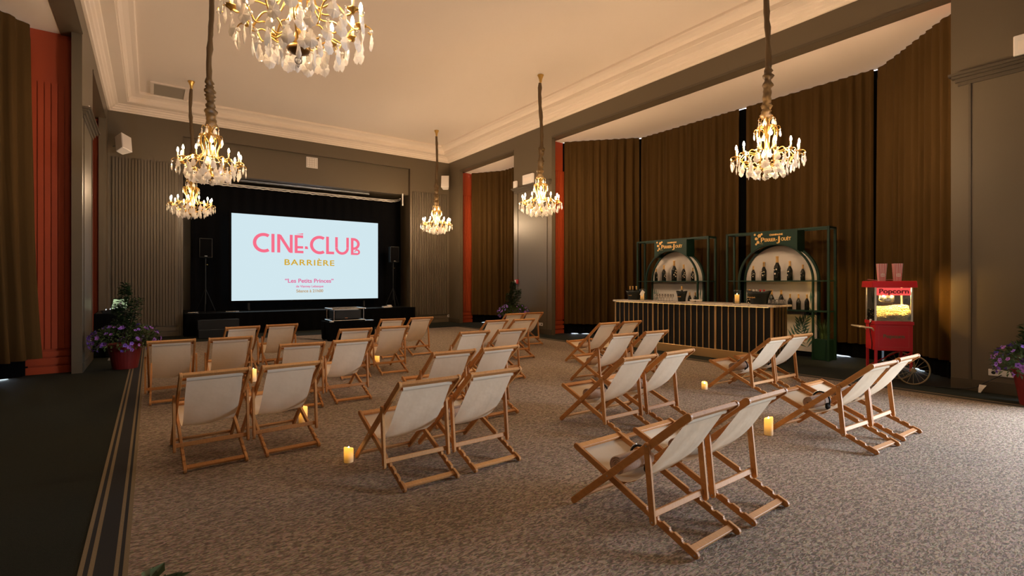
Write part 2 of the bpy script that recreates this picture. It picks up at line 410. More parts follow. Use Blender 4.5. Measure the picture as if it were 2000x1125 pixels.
def side_wall(side):
    """grey wall with pilasters and the two bay openings; side 1 = right, -1 = left"""
    f = (lambda x: x) if side > 0 else mx
    nm = 'right' if side > 0 else 'left'
    def bx(b, x0, x1, y0, y1, z0, z1):
        a, c = sorted((f(x0), f(x1))); b.box(a, c, y0, y1, z0, z1)
    b = MB()
    bx(b, XR, XR + 0.30, YF, YB + 0.2, ZH, ZT + 0.2)                 # header
    for y0, y1 in ((16.73, YB + 0.2), (11.30, 13.20), (0.20, 2.21)):
        bx(b, XR, XR + 0.14, y0, y1, -0.004, ZH)
    bx(b, XR, XR + 0.14, YF, 0.20, 2.9 if side > 0 else -0.004, ZH)
    w = struct(b.build('wall_' + nm, m_wall))
    # jamb strips and pilaster mouldings
    b = MB()
    for y0, y1 in ((11.30, 13.20), (0.30, 2.21)):
        for a, c in ((y0 + 0.20, y0 + 0.225), (y1 - 0.225, y1 - 0.20)):
            bx(b, XR - 0.014, XR, a, c, 0.0, 4.50)
        bx(b, XR - 0.012, XR, y0, y1, 0.0, 0.16)
        for k, (p, z0, z1) in enumerate(((0.02, 4.42, 4.47), (0.05, 4.47, 4.52), (0.085, 4.52, 4.555), (0.12, 4.555, 4.59))):
            bx(b, XR - p, XR, y0 + 0.10 - p * 0.9, y1 - 0.10 + p * 0.9, z0, z1)
    bx(b, XR - 0.012, XR, 16.73, YB, 0.0, 0.16)
    for y0, y1 in ((13.2, 16.73), (2.21, 11.30)):                     # thin lip around each opening
        bx(b, XR - 0.012, XR, y0 - 0.0, y1 + 0.0, ZH, ZH + 0.05)
    struct(b.build('trim_2' if side > 0 else 'trim_3', m_walld))
    # bay ceilings
    b = MB()
    for y0, y1 in ((12.85, 17.1), (1.8, 11.7)):
        bx(b, XR + 0.10, XR + 2.75, y0, y1, ZH + 0.012, ZH + 0.16)
    struct(b.build('ceiling_bay_' + nm, m_ceil))
    # orange reveals: plain board above, grooved boarding, skirting
    for k, (y, s, depth) in enumerate(((16.93, -1, 0.80), (13.00, 1, 0.80), (11.55, -1, 0.80), (1.96, 1, 0.80))):
        y0, y1 = (y, y + 0.10) if s < 0 else (y - 0.10, y)
        b = MB(); bx(b, XR + 0.14, XR + depth, y0, y1, -0.004, ZH + 0.01)
        struct(b.build('wall_' + nm, m_orange))
        b = MB(); n = 7; x0 = XR + 0.16; wd = (depth - 0.19) / n
        ya, yb = (y - 0.036, y) if s < 0 else (y, y + 0.036)
        for i in range(n): bx(b, x0 + i * wd + 0.007, x0 + (i + 1) * wd - 0.007, ya, yb, 0.42, 4.95)
        yc, yd = (y - 0.008, y) if s < 0 else (y, y + 0.008)
        bx(b, x0, x0 + n * wd, yc, yd, 0.42, 4.95)
        for z0, z1 in ((0.0, 0.12), (0.15, 0.26), (0.29, 0.38)): bx(b, x0, x0 + n * wd, ya + 0.005, yb - 0.001 * 0, z0, z1)
        struct(b.build('trim_4' if side > 0 else 'trim_5', m_orange))
    return w
side_wall(1); side_wall(-1)

# wall behind the camera
b = MB(); b.box(XL, XR + 0.3, YF - 0.2, YF, -0.004, ZT + 0.2)
struct(b.build('wall_front', m_wall))
b = MB()
for y in (-2.17, -1.0, 0.17): b.box(XR + 0.03, XR + 0.10, y - 0.035, y + 0.035, 0.0, 2.9)
for z in (0.06, 2.86): b.box(XR + 0.03, XR + 0.10, -2.2, 0.2, z - 0.04, z + 0.04)
struct(b.build('door_1', m_white))

# back wall with the stage recess
b = MB()
RX0, RX1, RZ = 0.76, 7.93, 5.85
b.box(XL - 0.3, RX0, YB, YB + 0.3, -0.004, ZT + 0.2); b.box(RX1, XR + 0.3, YB, YB + 0.3, -0.004, ZT + 0.2)
b.box(RX0, RX1, YB, YB + 0.3, RZ, ZT + 0.2)
b.box(RX0, RX1, YB + 0.14, YB + 0.44, 4.87, RZ)                       # set-back header over the stage
b.box(RX0 - 0.2, RX0, YB + 0.3, YB + 2.4, -0.004, 5.1); b.box(RX1, RX1 + 0.2, YB + 0.3, YB + 2.4, -0.004, 5.1)
b.box(RX0 - 0.2, RX1 + 0.2, YB + 0.44, YB + 2.4, 4.95, 5.1); b.box(RX0 - 0.2, RX1 + 0.2, YB + 2.3, YB + 2.5, -0.004, 5.1)
struct(b.build('wall_back', m_wall))
def slat_panel(x0, x1, z0, z1, n):
    b = MB(); wd = (x1 - x0) / n
    for i in range(n): b.box(x0 + i * wd + 0.0095, x0 + (i + 1) * wd - 0.0095, YB - 0.06, YB, z0, z1)
    b.box(x0, x1, YB - 0.006, YB, z0, z1)
    for za, zb in ((0.0, 0.12), (0.15, 0.26)): b.box(x0, x1, YB - 0.03, YB, za, zb)
    return struct(b.build('trim_6', m_slat))
slat_panel(-0.87, 0.62, 0.31, 5.0, 21); slat_panel(8.02, 9.50, 0.31, 5.0, 21)
b = MB()
for x in (0.66, 0.71): b.box(x, x + 0.03, YB - 0.03, YB, 0, 5.0)
struct(b.build('trim_7', m_walld))

# ------------------------------------------------------------------ curtains
def resample(path, step):
    P = [Vector((p[0], p[1], 0)) for p in path]; out = []; 
    for a, c in zip(P, P[1:]):
        n = max(1, int((c - a).length / step))
        for k in range(n): out.append(a.lerp(c, k / n))
    out.append(P[-1]); return out
def smooth_path(path, step):
    pts = bez([(p[0], p[1], 0) for p in path], 12)
    return resample([(p.x, p.y) for p in pts], step)
def curtain(path, inward, label, group, seed, z0=0.30, z1=ZH + 0.005, amp=0.085, wl=0.25, flare=0.0, gaps=()):
    """pleated drape along a path; inward = unit vector pointing into the room"""
    rnd = random.Random(seed)
    pts = smooth_path(path, 0.016)
    S = [0.0]
    for a, c in zip(pts, pts[1:]): S.append(S[-1] + (c - a).length)
    ph = [0.0]
    for i in range(1, len(pts)):
        s = S[i]; ph.append(ph[-1] + (S[i] - S[i - 1]) * 2 * PI / (wl * (1 + 0.45 * noise.noise((s * 1.7, seed * 3.1, 0)))))
    rows = []; zs = [z0, z0 + 0.6, z0 + 1.4, z0 + 2.3, z0 + 3.2, z0 + 4.0, z0 + 4.6, z1 - 0.25, z1 - 0.13, z1 - 0.04, z1]
    iv = Vector((inward[0], inward[1], 0))
    for z in zs:
        u = (z - z0) / (z1 - z0); row = []
        for i, p in enumerate(pts):
            t = (pts[min(i + 1, len(pts) - 1)] - pts[max(i - 1, 0)]).normalized(); nr = Vector((-t.y, t.x, 0))
            if nr.dot(iv) < 0: nr = -nr
            a = amp * (0.75 + 0.5 * noise.noise((S[i] * 0.9, seed, 2.0))) * (1.15 - 0.55 * u)
            q = ph[i] + 0.9 * noise.noise((S[i] * 0.8, z * 0.33, seed))
            w = math.sin(q); w = math.copysign(abs(w) ** 0.75, w) + 0.25 * math.sin(2.3 * q + seed)
            if z > z1 - 0.2: a *= 0.55
            d = a * w + 0.05 + flare * (1 - u) ** 2
            row.append(p + nr * d + Vector((0, 0, z)))
        rows.append(row)
    b = MB(); b.grid(rows)
    o = b.build('curtain', m_curt, None, smooth=True, fix=False); tag(o, label, 'curtain', group)
    # black blackout lining hanging behind, down to the floor
    rows = []
    e0 = (pts[0] - pts[2]).normalized() * 0.10; e1 = (pts[-1] - pts[-3]).normalized() * 0.10
    pts = [pts[0] + e0] + pts + [pts[-1] + e1]; S = [0.0] + S + [S[-1]]; ph = [ph[0]] + ph + [ph[-1]]
    for z in (None, 0.5, 2.5, z1):
        row = []
        for i, p in enumerate(pts):
            t = (pts[min(i + 1, len(pts) - 1)] - pts[max(i - 1, 0)]).normalized(); nr = Vector((-t.y, t.x, 0))
            if nr.dot(iv) < 0: nr = -nr
            zz = z
            if z is None:
                zz = -0.008
                for g0, g1, gh in gaps:
                    if g0 < S[i] < g1: zz = gh * math.sin(PI * (S[i] - g0) / (g1 - g0)) ** 0.6
            row.append(p - nr * 0.06 + nr * 0.02 * math.sin(ph[i]) + Vector((0, 0, zz)))
        rows.append(row)
    b = MB(); b.grid(rows); b.build('lining', m_black, o, smooth=True, fix=False)
    return o
G = 'brown curtains of the right-hand window bay'
curtain([(10.24, 11.46), (10.65, 10.98), (11.25, 10.33), (11.72, 9.82)], (-0.7, -0.7), 'brown pleated curtain at the far angled end of the bar bay beside the orange panel', G, 1, gaps=((0.2, 0.42, 0.014), (0.52, 0.75, 0.012)))
curtain([(11.80, 9.76), (11.80, 8.4), (11.80, 7.0), (11.80, 6.72)], (-1, 0), 'long brown pleated curtain behind the farther arched bottle shelf', G, 2)
curtain([(11.80, 6.55), (11.80, 5.5), (11.80, 4.6), (11.80, 3.90)], (-1, 0), 'long brown pleated curtain behind the nearer arched bottle shelf', G, 3, gaps=((1.75, 2.2, 0.016),))
curtain([(11.83, 3.82), (11.4, 3.38), (10.9, 2.90), (10.5, 2.52), (10.18, 2.15)], (-0.7, 0.7), 'brown pleated curtain at the near angled end of the bar bay behind the popcorn cart', G, 4, gaps=((0.35, 0.65, 0.016), (0.85, 1.25, 0.016)), amp=0.07)
# the black strip of lining showing between the two long curtains
b = MB(); b.grid([[(11.87, y, z) for y in (6.50, 6.6, 6.7, 6.8)] for z in (0.0, 2.0, 4.0, ZH)])
tag(b.build('blackout_strip', m_black, fix=False), 'black strip of blackout cloth showing between the two long bar curtains', 'curtain')
curtain([(10.22, 16.86), (10.42, 16.55), (10.7, 16.1), (10.93, 15.7), (10.95, 15.0), (10.95, 14.3), (10.7, 13.7), (10.2, 13.12)], (-1, 0), 'brown pleated curtain of the small far right bay beside the call point pillar', 'curtains of the far bays', 5, gaps=((0.4, 0.65, 0.014),))
curtain([(mx(10.30), 11.46), (mx(10.7), 10.95), (mx(11.25), 10.33), (mx(11.78), 9.82), (mx(11.80), 8.4), (mx(11.8), 5.0), (mx(11.8), 3.9), (mx(11.0), 3.0), (mx(10.2), 2.1)], (1, 0), 'dark pleated curtain of the left bay beside the slatted red panel', 'curtains of the left bays', 6, flare=0.18, gaps=((0.25, 0.65, 0.014),))
curtain([(mx(10.24), 16.86), (mx(10.7), 16.1), (mx(10.95), 15.5), (mx(10.95), 14.3), (mx(10.2), 13.12)], (1, 0), 'dark pleated curtain of the small far left bay behind the console table', 'curtains of the left bays', 7)

# ------------------------------------------------------------------ stage
b = MB(); b.box(0.80, 7.90, 17.12, YB + 2.3, 0, 0.645); b.bevel(0.03, 2)
st = b.build('stage', m_blackp); tag(st, 'low black stage platform under the projection screen', 'stage')
b = MB()
rows = []
for z in (0.0, 0.22, 0.45, 0.65):
    row = []
    for i in range(260):
        s = i / 259; x = 0.76 + 7.2 * s
        y = 17.075 + 0.012 * math.sin(x * 23) * (1.2 - z)
        e = min(x - 0.76, 7.96 - x)
        if e < 0.12: y += 0.12 - math.sqrt(max(0, 0.12 ** 2 - (0.12 - e) ** 2))
        row.append((x, y, z))
    rows.append(row)
b.grid(rows); b.build('skirt', m_black, st, smooth=True, fix=False)
# black backdrop with heading tape, on its rail
pth = [(0.98, 17.9), (1.0, 18.25), (1.25, 18.42), (2.2, 18.45), (4.3, 18.45), (6.4, 18.45), (7.4, 18.42), (7.66, 18.25), (7.68, 17.9)]
pts = smooth_path(pth, 0.03); rows = []
for z in (0.65, 1.8, 3.0, 4.2, 4.66):
    rows.append([p + Vector((0.0, 0.022 * math.sin(i * 0.62) + 0.012 * math.sin(i * 0.23 + z), z)) for i, p in enumerate(pts)])
b = MB(); b.grid(rows); bd = b.build('backdrop', m_black, smooth=True, fix=False); tag(bd, 'black stage curtain hung behind the projection screen', 'backdrop')
b = MB(); b.grid([[p + Vector((0, 0.022 * math.sin(i * 0.62), z + 0.008 * math.sin(i * 0.9))) for i, p in enumerate(pts)] for z in (4.66, 4.69)])
b.build('heading_tape', m_white, bd, fix=False)
b = MB(); b.tube([p + Vector((0, 0, 4.73)) for p in pts], 0.02, 6)
tag(b.build('curtain_rail', m_white), 'white curved ceiling rail carrying the black stage curtain', 'curtain rail')
b = MB(); b.box(2.3, 6.55, YB + 0.52, YB + 0.60, 4.80, 4.86); b.bevel(0.008, 1)
tag(b.build('lighting_track', m_silver), 'silver track fixed along the top of the stage opening', 'track')
b = MB(); b.box(7.66, 7.70, YB + 0.10, YB + 0.14, 4.45, 4.90); tag(b.build('wall_bracket', m_white), 'small white bracket at upper right corner of the stage opening', 'bracket')

# projection screen
SY = 18.10
scr = thing('projection_screen', 'large white projection screen showing the pink film club title', 'screen', (4.47, SY, 0.65))
b = MB(); b.box(-2.40, 2.405, -0.0, 0.03, 0.32, 3.115); b.build('screen_surface', m_screen, scr)
b = MB()
for x0, x1, z0, z1 in ((-2.47, -2.40, 0.25, 3.18), (2.405, 2.475, 0.25, 3.18), (-2.40, 2.405, 0.25, 0.32), (-2.40, 2.405, 3.115, 3.18)):
    b.box(x0, x1, -0.01, 0.05, z0, z1)
b.build('screen_frame', m_black, scr)
for x in (-1.9, 1.9):
    b = MB(); b.box(x - 0.03, x + 0.03, 0.055, 0.10, 0.0, 3.0); b.box(x - 0.03, x + 0.03, 0.0, 0.28, 0.0, 0.04)
    b.build('screen_leg', m_blackp, scr)
DG = bpy.context.evaluated_depsgraph_get
def text_mesh(name, txt, size, mat, parent=None, M=None, width=None, ext=0.004, sp=1.0, bold=0.0, align='CENTER', shear=0.0):
    cu = bpy.data.curves.new('txt', 'FONT'); cu.body = txt; cu.size = size; cu.extrude = ext; cu.align_x = align; cu.space_character = sp; cu.offset = bold; cu.shear = shear
    o = bpy.data.objects.new('txt', cu); COL.objects.link(o); bpy.context.view_layer.update()
    me = bpy.data.meshes.new_from_object(o.evaluated_get(DG())); bpy.data.objects.remove(o); bpy.data.curves.remove(cu)
    if width:
        xs = [v.co.x for v in me.vertices]; k = width / (max(xs) - min(xs))
        for v in me.vertices: v.co.x *= k
    if M is not None: me.transform(M)
    me.materials.clear(); me.materials.append(mat); me.name = name
    return link(name, me, parent)
def upright(x, z, y=-0.006): return T((x, y, z)) @ R(PI / 2, 'X')
def ring_c(b, x0, x1, zc, h, th, a0, a1, n=28):
    """open ring letter C drawn as an outline in the xz plane"""
    ro = h / 2; sx = 1.0
    cx = x0 + ro
    outer = [(cx + ro * math.cos(a), zc + ro * math.sin(a)) for a in [a0 + (a1 - a0) * i / n for i in range(n + 1)]]
    inner = [(cx + (ro - th) * math.cos(a), zc + (ro - th) * math.sin(a)) for a in [a1 + (a0 - a1) * i / n for i in range(n + 1)]]
    for i in range(n):
        b.prism([outer[i], outer[i + 1], inner[n - i - 1], inner[n - i]], -0.010, -0.002, axis='y')
b = MB(); ox = 4.47; oz = 0.65
TH = 0.10; Z0, Z1 = 2.555 - oz, 3.166 - oz; ZM = (Z0 + Z1) / 2; HH = Z1 - Z0
def quad(*p): b.prism([(x - ox, z) for x, z in p], -0.010, -0.002, axis='y')
def rect(x0, x1, z0, z1): quad((x0, z0), (x1, z0), (x1, z1), (x0, z1))
ring_c(b, 2.68 - ox, 3.17 - ox, ZM, HH + 0.03, TH, 1.0, 2 * PI - 1.0)
rect(3.232, 3.325, Z0, Z1)
rect(3.407, 3.50, Z0, Z1); rect(3.80, 3.889, Z0, Z1); quad((3.407, Z1), (3.53, Z1 - 0.02), (3.889, Z0), (3.77, Z0 + 0.02))
rect(3.953, 4.045, Z0, Z1); rect(4.045, 4.225, Z1 - 0.09, Z1); rect(4.045, 4.235, Z0, Z0 + 0.08); rect(4.045, 4.225, Z0 + 0.16, Z0 + 0.24)
quad((4.0, Z1 + 0.03), (4.225, Z1 + 0.03), (4.225, Z1 + 0.07))
quad((4.285, Z0 + 0.15), (4.389, Z0 + 0.15), (4.365, Z0 + 0.24), (4.285, Z0 + 0.24))
ring_c(b, 4.449 - ox, 4.93 - ox, ZM, HH + 0.03, TH, 1.0, 2 * PI - 1.0)
rect(4.992, 5.085, Z0, Z1); rect(5.085, 5.266, Z0, Z0 + 0.09)
rect(5.304, 5.394, Z0 + 0.24, Z1); rect(5.698, 5.788, Z0 + 0.24, Z1)
for i in range(18):
    a, c = PI + PI * i / 18, PI + PI * (i + 1) / 18; cx, cz, ro, ri = 5.546, Z0 + 0.235, 0.242, 0.152
    quad((cx + ro * math.cos(a), cz + ro * math.sin(a)), (cx + ro * math.cos(c), cz + ro * math.sin(c)), (cx + ri * math.cos(c), cz + ri * math.sin(c)), (cx + ri * math.cos(a), cz + ri * math.sin(a)))
rect(5.863, 5.955, Z0, Z1)
for cz, ro, cx, sx in ((Z1 - 0.215, 0.215, 5.955, 1.07), (Z0 + 0.105, 0.105, 6.08, 1.1)):
    ri = ro - (0.09 if ro > 0.2 else 0.06)
    for i in range(16):
        a, c = -PI / 2 + PI * i / 16, -PI / 2 + PI * (i + 1) / 16
        quad((cx + sx * ro * math.cos(a), cz + ro * math.sin(a)), (cx + sx * ro * math.cos(c), cz + ro * math.sin(c)), (cx + sx * ri * math.cos(c), cz + ri * math.sin(c)), (cx + sx * ri * math.cos(a), cz + ri * math.sin(a)))
rect(5.955, 6.08, Z0, Z0 + 0.07); quad((5.955, Z0 + 0.08), (6.06, Z0 + 0.15), (6.12, Z0 + 0.21), (6.06, Z0 + 0.21))
b.build('lettering', m_pink, scr)
text_mesh('lettering', 'BARRIÈRE', 0.275, m_ochre, scr, upright(4.446 - ox, 2.145 - oz), 1.64, sp=1.15, bold=0.004)
text_mesh('lettering', '“Les Petits Princes”', 0.19, m_rose, scr, upright(4.448 - ox, 1.55 - oz), 1.60, bold=0.004)
text_mesh('lettering', 'de Vianney Lebasque', 0.105, m_rose, scr, upright(4.447 - ox, 1.389 - oz), 0.90, bold=0.002)
text_mesh('lettering', 'Séance à 21h00', 0.14, m_taupe, scr, upright(4.447 - ox, 1.219 - oz), 0.885, bold=0.003)

# loudspeakers on stands, on the stage
def pa(x, zc, label, slabel):
    t = thing('speaker_stand', slabel, 'speaker stand', (x, 17.75, 0.645), 0, 'loudspeaker stands on the stage')
    b = MB(); b.tube([(0, 0, 0.25), (0, 0, 1.66)], 0.017, 8); b.build('pole', m_blackp, t)
    for k in range(3):
        a = 0.4 + k * 2 * PI / 3
        b = MB(); b.tube([(0, 0, 0.72), (0.30 * math.cos(a), 0.30 * math.sin(a), 0.008)], 0.011, 6); b.build('leg', m_blackp, t)
    b = MB(); b.tube([(0.022, 0, 1.45), (0.05, -0.02, 1.45)], 0.012, 6); b.build('knob', m_brass, t)
    s = thing('loudspeaker', label, 'loudspeaker', (x, 17.75, 2.305), 0, 'loudspeakers on the stage')
    b = MB(); b.prism([(-0.17, -0.15), (0.17, -0.15), (0.13, 0.16), (-0.13, 0.16)], 0, 0.58); b.bevel(0.012, 2); b.build('cabinet', m_blackp, s)
    b = MB(); b.box(-0.15, 0.15, -0.158, -0.150, 0.02, 0.56); b.build('grille', m_black, s)
    b = MB(); b.box(-0.035, 0.035, -0.162, -0.157, 0.035, 0.055); b.build('badge', m_silver, s)
pa(1.34, 2.6, 'black loudspeaker on a stand to the left of the projection screen', 'black tripod stand to the left of the projection screen')
pa(7.33, 2.6, 'black loudspeaker on a stand to the right of the projection screen', 'black tripod stand to the right of the projection screen')
t = thing('stage_steps', 'small black two-tread step unit in front of the stage at left', 'steps', (1.58, 16.25, 0))
b = MB(); b.box(-0.52, 0.52, 0.0, 0.34, 0, 0.23); b.bevel(0.008, 1); b.build('lower_tread', m_blackp, t)
b = MB(); b.box(-0.52, 0.52, 0.345, 0.70, 0, 0.48); b.bevel(0.008, 1); b.build('upper_tread', m_blackp, t)
b = MB()
for y, z in ((0.0, 0.23), (0.345, 0.48)): b.box(-0.52, 0.52, y - 0.006, y + 0.02, z, z + 0.006)
b.build('nosing', principled('grey_edge_strip', (0.10, 0.11, 0.12), 0.5), t)

# projector on its draped table
t = thing('draped_table', 'low table under black cloth in front of the stage carrying the projector', 'table', (4.42, 13.95, 0))
b = MB(); b.box(-0.58, 0.58, -0.42, 0.42, 0.47, 0.49); b.build('tabletop', m_blackp, t)
b = MB(); rows = []
def drape(n, z, k):
    row = []
    for i in range(n):
        a = 2 * PI * i / n; c, s = math.cos(a), math.sin(a); q = max(abs(c) / 0.60, abs(s) / 0.44)
        x, y = c / q, s / q; g = 1 + k * (0.04 * math.sin(a * 9) + 0.03 * math.sin(a * 17 + 1))
        row.append((x * g, y * g, z))
    return row
b.grid([drape(120, 0.492, 0), drape(120, 0.46, 0.1), drape(120, 0.25, 0.6), drape(120, 0.01, 1.2)], closed=True)
b.bm.faces.new([b.bm.verts.new((x, y, 0.4925)) for x, y, z in drape(24, 0.492, 0)])
b.build('tablecloth', m_black, t, smooth=False)
p = thing('projector', 'bulky black projector in a silver tubular frame on the draped table', 'projector', (4.36, 13.95, 0.497))
b = MB(); b.box(-0.36, 0.36, -0.28, 0.28, 0.06, 0.30); b.bevel(0.02, 2); b.build('body', m_blackp, p)
b = MB()
for z, x, y in ((0.345, 0.44, 0.34), (0.03, 0.44, 0.34)):
    pts = [(-x, -y, z), (x, -y, z), (x, y, z), (-x, y, z), (-x, -y, z)]
    for a, c in zip(pts, pts[1:]): b.tube([a, c], 0.017, 8)
for sx in (-1, 1):
    for sy in (-1, 1): b.tube([(sx * 0.40, sy * 0.34, 0.03), (sx * 0.40, sy * 0.34, 0.345)], 0.011, 6)
b.build('frame', m_silver, p)
b = MB(); b.box(-0.33, 0.30, -0.24, 0.24, 0.301, 0.318); b.bevel(0.006, 1); b.build('top_panel', principled('pale_grey_panel', (0.45, 0.46, 0.48), 0.3), p)
b = MB(); b.lathe([(0.075, 0.28), (0.075, 0.36), (0.062, 0.37)], 16, R(-PI / 2, 'X') @ T((0, -0.18, 0))); b.build('lens', m_blackp, p)
b = MB(); b.box(-0.09, -0.02, -0.286, -0.280, 0.085, 0.105); b.build('status_light', principled('amber_badge', (0.25, 0.10, 0.02), 0.4), p)
b = MB(); b.box(-0.13, 0.13, -0.09, 0.09, 0, 0.014); b.bevel(0.004, 1)
tag(b.build('closed_laptop', m_silver, None, loc=(4.93, 13.72, 0.495)), 'small closed silver laptop at the right end of the draped table', 'laptop')
b = MB(); b.box(-0.05, 0.05, -0.04, 0.04, 0, 0.03); b.bevel(0.006, 1)
tag(b.build('adapter', m_white, None, loc=(3.90, 13.62, 0.494)), 'small white adapter box at the left end of the draped table', 'adapter')
b = MB(); b.tube([(3.84, 13.75, 0.006), (3.6, 14.3, 0.006), (3.3, 14.9, 0.006), (2.9, 15.3, 0.006)], 0.006, 6); b.tube([(3.80, 13.85, 0.006), (3.5, 14.3, 0.006), (3.1, 14.75, 0.006), (2.8, 15.0, 0.006)], 0.006, 6)
tag(b.build('floor_cables', m_blackp), 'two black cables lying on the carpet left of the draped table', 'cable')
b = MB(); b.box(-0.16, 0.16, -0.1, 0.1, 0, 0.05); b.box(0.02, 0.16, -0.05, 0.08, 0.05, 0.09); b.bevel(0.006, 1)
tag(b.build('junction_box', m_white, None, loc=(6.95, 17.4, 0.647)), 'small white box lying on the stage edge at right', 'box')
for x, L in ((0.98, 0.20), (2.0, 0.30)):
    b = MB(); b.tube([(-L / 2, 0, 0.014), (L / 2, 0.03, 0.014)], 0.014, 6); b.box(L / 2 - 0.02, L / 2 + 0.06, -0.0, 0.06, 0, 0.03)
    tag(b.build('microphone', m_silver, None, loc=(x, 17.5, 0.647)), 'silver rod lying on the stage ' + ('at its left end' if x < 1 else 'behind the black step unit'), 'microphone', 'rods lying on the stage')

# ------------------------------------------------------------------ deckchairs
def strip_outline(p0, p1, w, notches=(), r=None, seg=6):
    """flat rail between two (y,z) points, width w, round ends, optional notches in the upper edge"""
    a = Vector(p0); c = Vector(p1); d = (c - a); L = d.length; d.normalize(); n = Vector((-d.y, d.x))
    if n.y < 0: n = -n
    loc = []
    h = w / 2
    loc += [(0 + h * math.cos(t), h * math.sin(t)) for t in [PI + PI / 2 - PI * i / seg for i in range(seg + 1)]][::1]
    # left cap goes from bottom (0,-h) round to top (0,h)
    top = []
    for s, rr in notches:
        top += [(s + rr * math.cos(t), h - rr * math.sin(t) * 0.9) for t in [PI - PI * i / 6 for i in range(7)]]
    loc += top
    loc += [(L + h * math.cos(t), h * math.sin(t)) for t in [PI / 2 - PI * i / seg for i in range(seg + 1)]]
    flip = (d.x * n.y - d.y * n.x)
    return [(a.x + d.x * s + n.x * q, a.y + d.y * s + n.y * q) for s, q in loc]
TOP, FF, SF, RR_, UU, VV = (0.048, 0.795), (0.953, 0.022), (0.955, 0.395), (0.022, 0.024), (0.312, 0.572), (0.268, 0.132)
WB, WS, WV = 0.252, 0.224, 0.280
def rail(x, p0, p1, w, notches=(), t=0.023):
    b = MB(); b.prism(strip_outline(p0, p1, w, notches), x - t / 2, x + t / 2, axis='x'); return b.bevel(0.0025, 1)
def bar(y, z, x, w, t, ang):
    """cross bar, width w along direction ang in the yz plane"""
    b = MB(); b.box(-x, x, -w / 2, w / 2, -t / 2, t / 2, T((0, y, z)) @ R(ang, 'X')); return b.bevel(0.003, 1)
def along(p0, p1, s):
    a, c = Vector(p0), Vector(p1); d = (c - a).normalized(); return a + d * s, math.atan2(d.y, d.x)
def make_deckchair(label):
    t = thing('deckchair', label, 'deckchair', (0, 0, 0), 0, 'cream canvas deckchairs facing the screen')
    for s in (-1, 1): rail(s * WB, FF, TOP, 0.046).build('back_rail', m_wood, t)
    for s in (-1, 1): rail(s * WS, RR_, SF, 0.044, [(0.085, 0.016), (0.172, 0.016), (0.259, 0.016), (0.346, 0.016)]).build('seat_rail', m_wood, t)
    for s in (-1, 1): rail(s * WV, VV, UU, 0.040, t=0.021).build('prop_leg', m_wood, t)
    p, a = along(TOP, FF, 0.004); bar(p.x, p.y, WB - 0.01, 0.044, 0.026, a).build('top_rail', m_wood, t)
    p, a = along(FF, TOP, 0.05); bar(p.x, p.y, WB - 0.01, 0.036, 0.018, a).build('foot_rail', m_wood, t)
    p, a = along(SF, RR_, 0.012); bar(p.x, p.y, WS - 0.01, 0.046, 0.022, a).build('seat_front_rail', m_wood, t)
    p, a = along(RR_, SF, 0.035); bar(p.x, p.y, WS - 0.01, 0.042, 0.020, a).build('rear_rail', m_wood, t)
    bar(0.285, 0.166, WV - 0.008, 0.036, 0.022, 1.35).build('prop_rail', m_wood, t)
    b = MB()
    for s in (-1, 1):
        for (y, z), xx in ((UU, WV + 0.0105), ((0.64, 0.288), WB + 0.0115), (VV, WV + 0.0105), (RR_, WS + 0.0115)):
            b.lathe([(0.006, 0), (0.005, 0.003)], 8, T((s * xx, y, z)) @ R(s * PI / 2, 'Y'))
    b.build('screw', m_screw, t)
    # canvas sling, hem wrapped round a dowel just under the top rail
    d, a = along(TOP, FF, 0.066); cy_, cz_ = d.x, d.y
    prof = [(cy_ + 0.016 * math.cos(q), cz_ + 0.016 * math.sin(q)) for q in [PI * 1.9 - PI * 1.75 * i / 9 for i in range(10)]][::-1]
    hem = [(cy_ + 0.018, cz_ - 0.03)] + prof[::1]
    curve = bez([(cy_ + 0.004, cz_ - 0.016, 0), (0.175, 0.632, 0), (0.275, 0.490, 0), (0.385, 0.368, 0), (0.50, 0.290, 0), (0.60, 0.264, 0), (0.71, 0.284, 0), (0.83, 0.330, 0), (0.935, 0.372, 0)], 4)
    rows = []
    nx = 14
    n = len(curve)
    for k, c in enumerate(curve):
        u = k / (n - 1); hw = 0.207 + 0.003 * math.sin(u * 9)
        row = []
        for i in range(nx + 1):
            q = -1 + 2 * i / nx
            sag = 0.018 * math.sin(PI * u) * (1 - q * q) + 0.004 * math.sin(q * 5 + u * 14) * math.sin(PI * u) + 0.006 * math.sin(q * 2.2 - u * 5) * math.sin(PI * u)
            row.append((q * hw, c.x, c.y - sag))
        rows.append(row)
    b = MB(); b.grid(rows)
    ring = []
    for k in range(13):
        q = 2 * PI * k / 12; ring.append([(x, cy_ + 0.0195 * math.cos(q), cz_ + 0.0195 * math.sin(q)) for x in (-0.209, -0.1, 0.0, 0.1, 0.209)])
    b.grid(ring)
    b.build('canvas_sling', m_canvas, t, smooth=True)
    b = MB(); b.tube([(-WB + 0.005, cy_, cz_), (WB - 0.005, cy_, cz_)], 0.011, 8); b.build('dowel', m_wood, t, smooth=True)
    return t
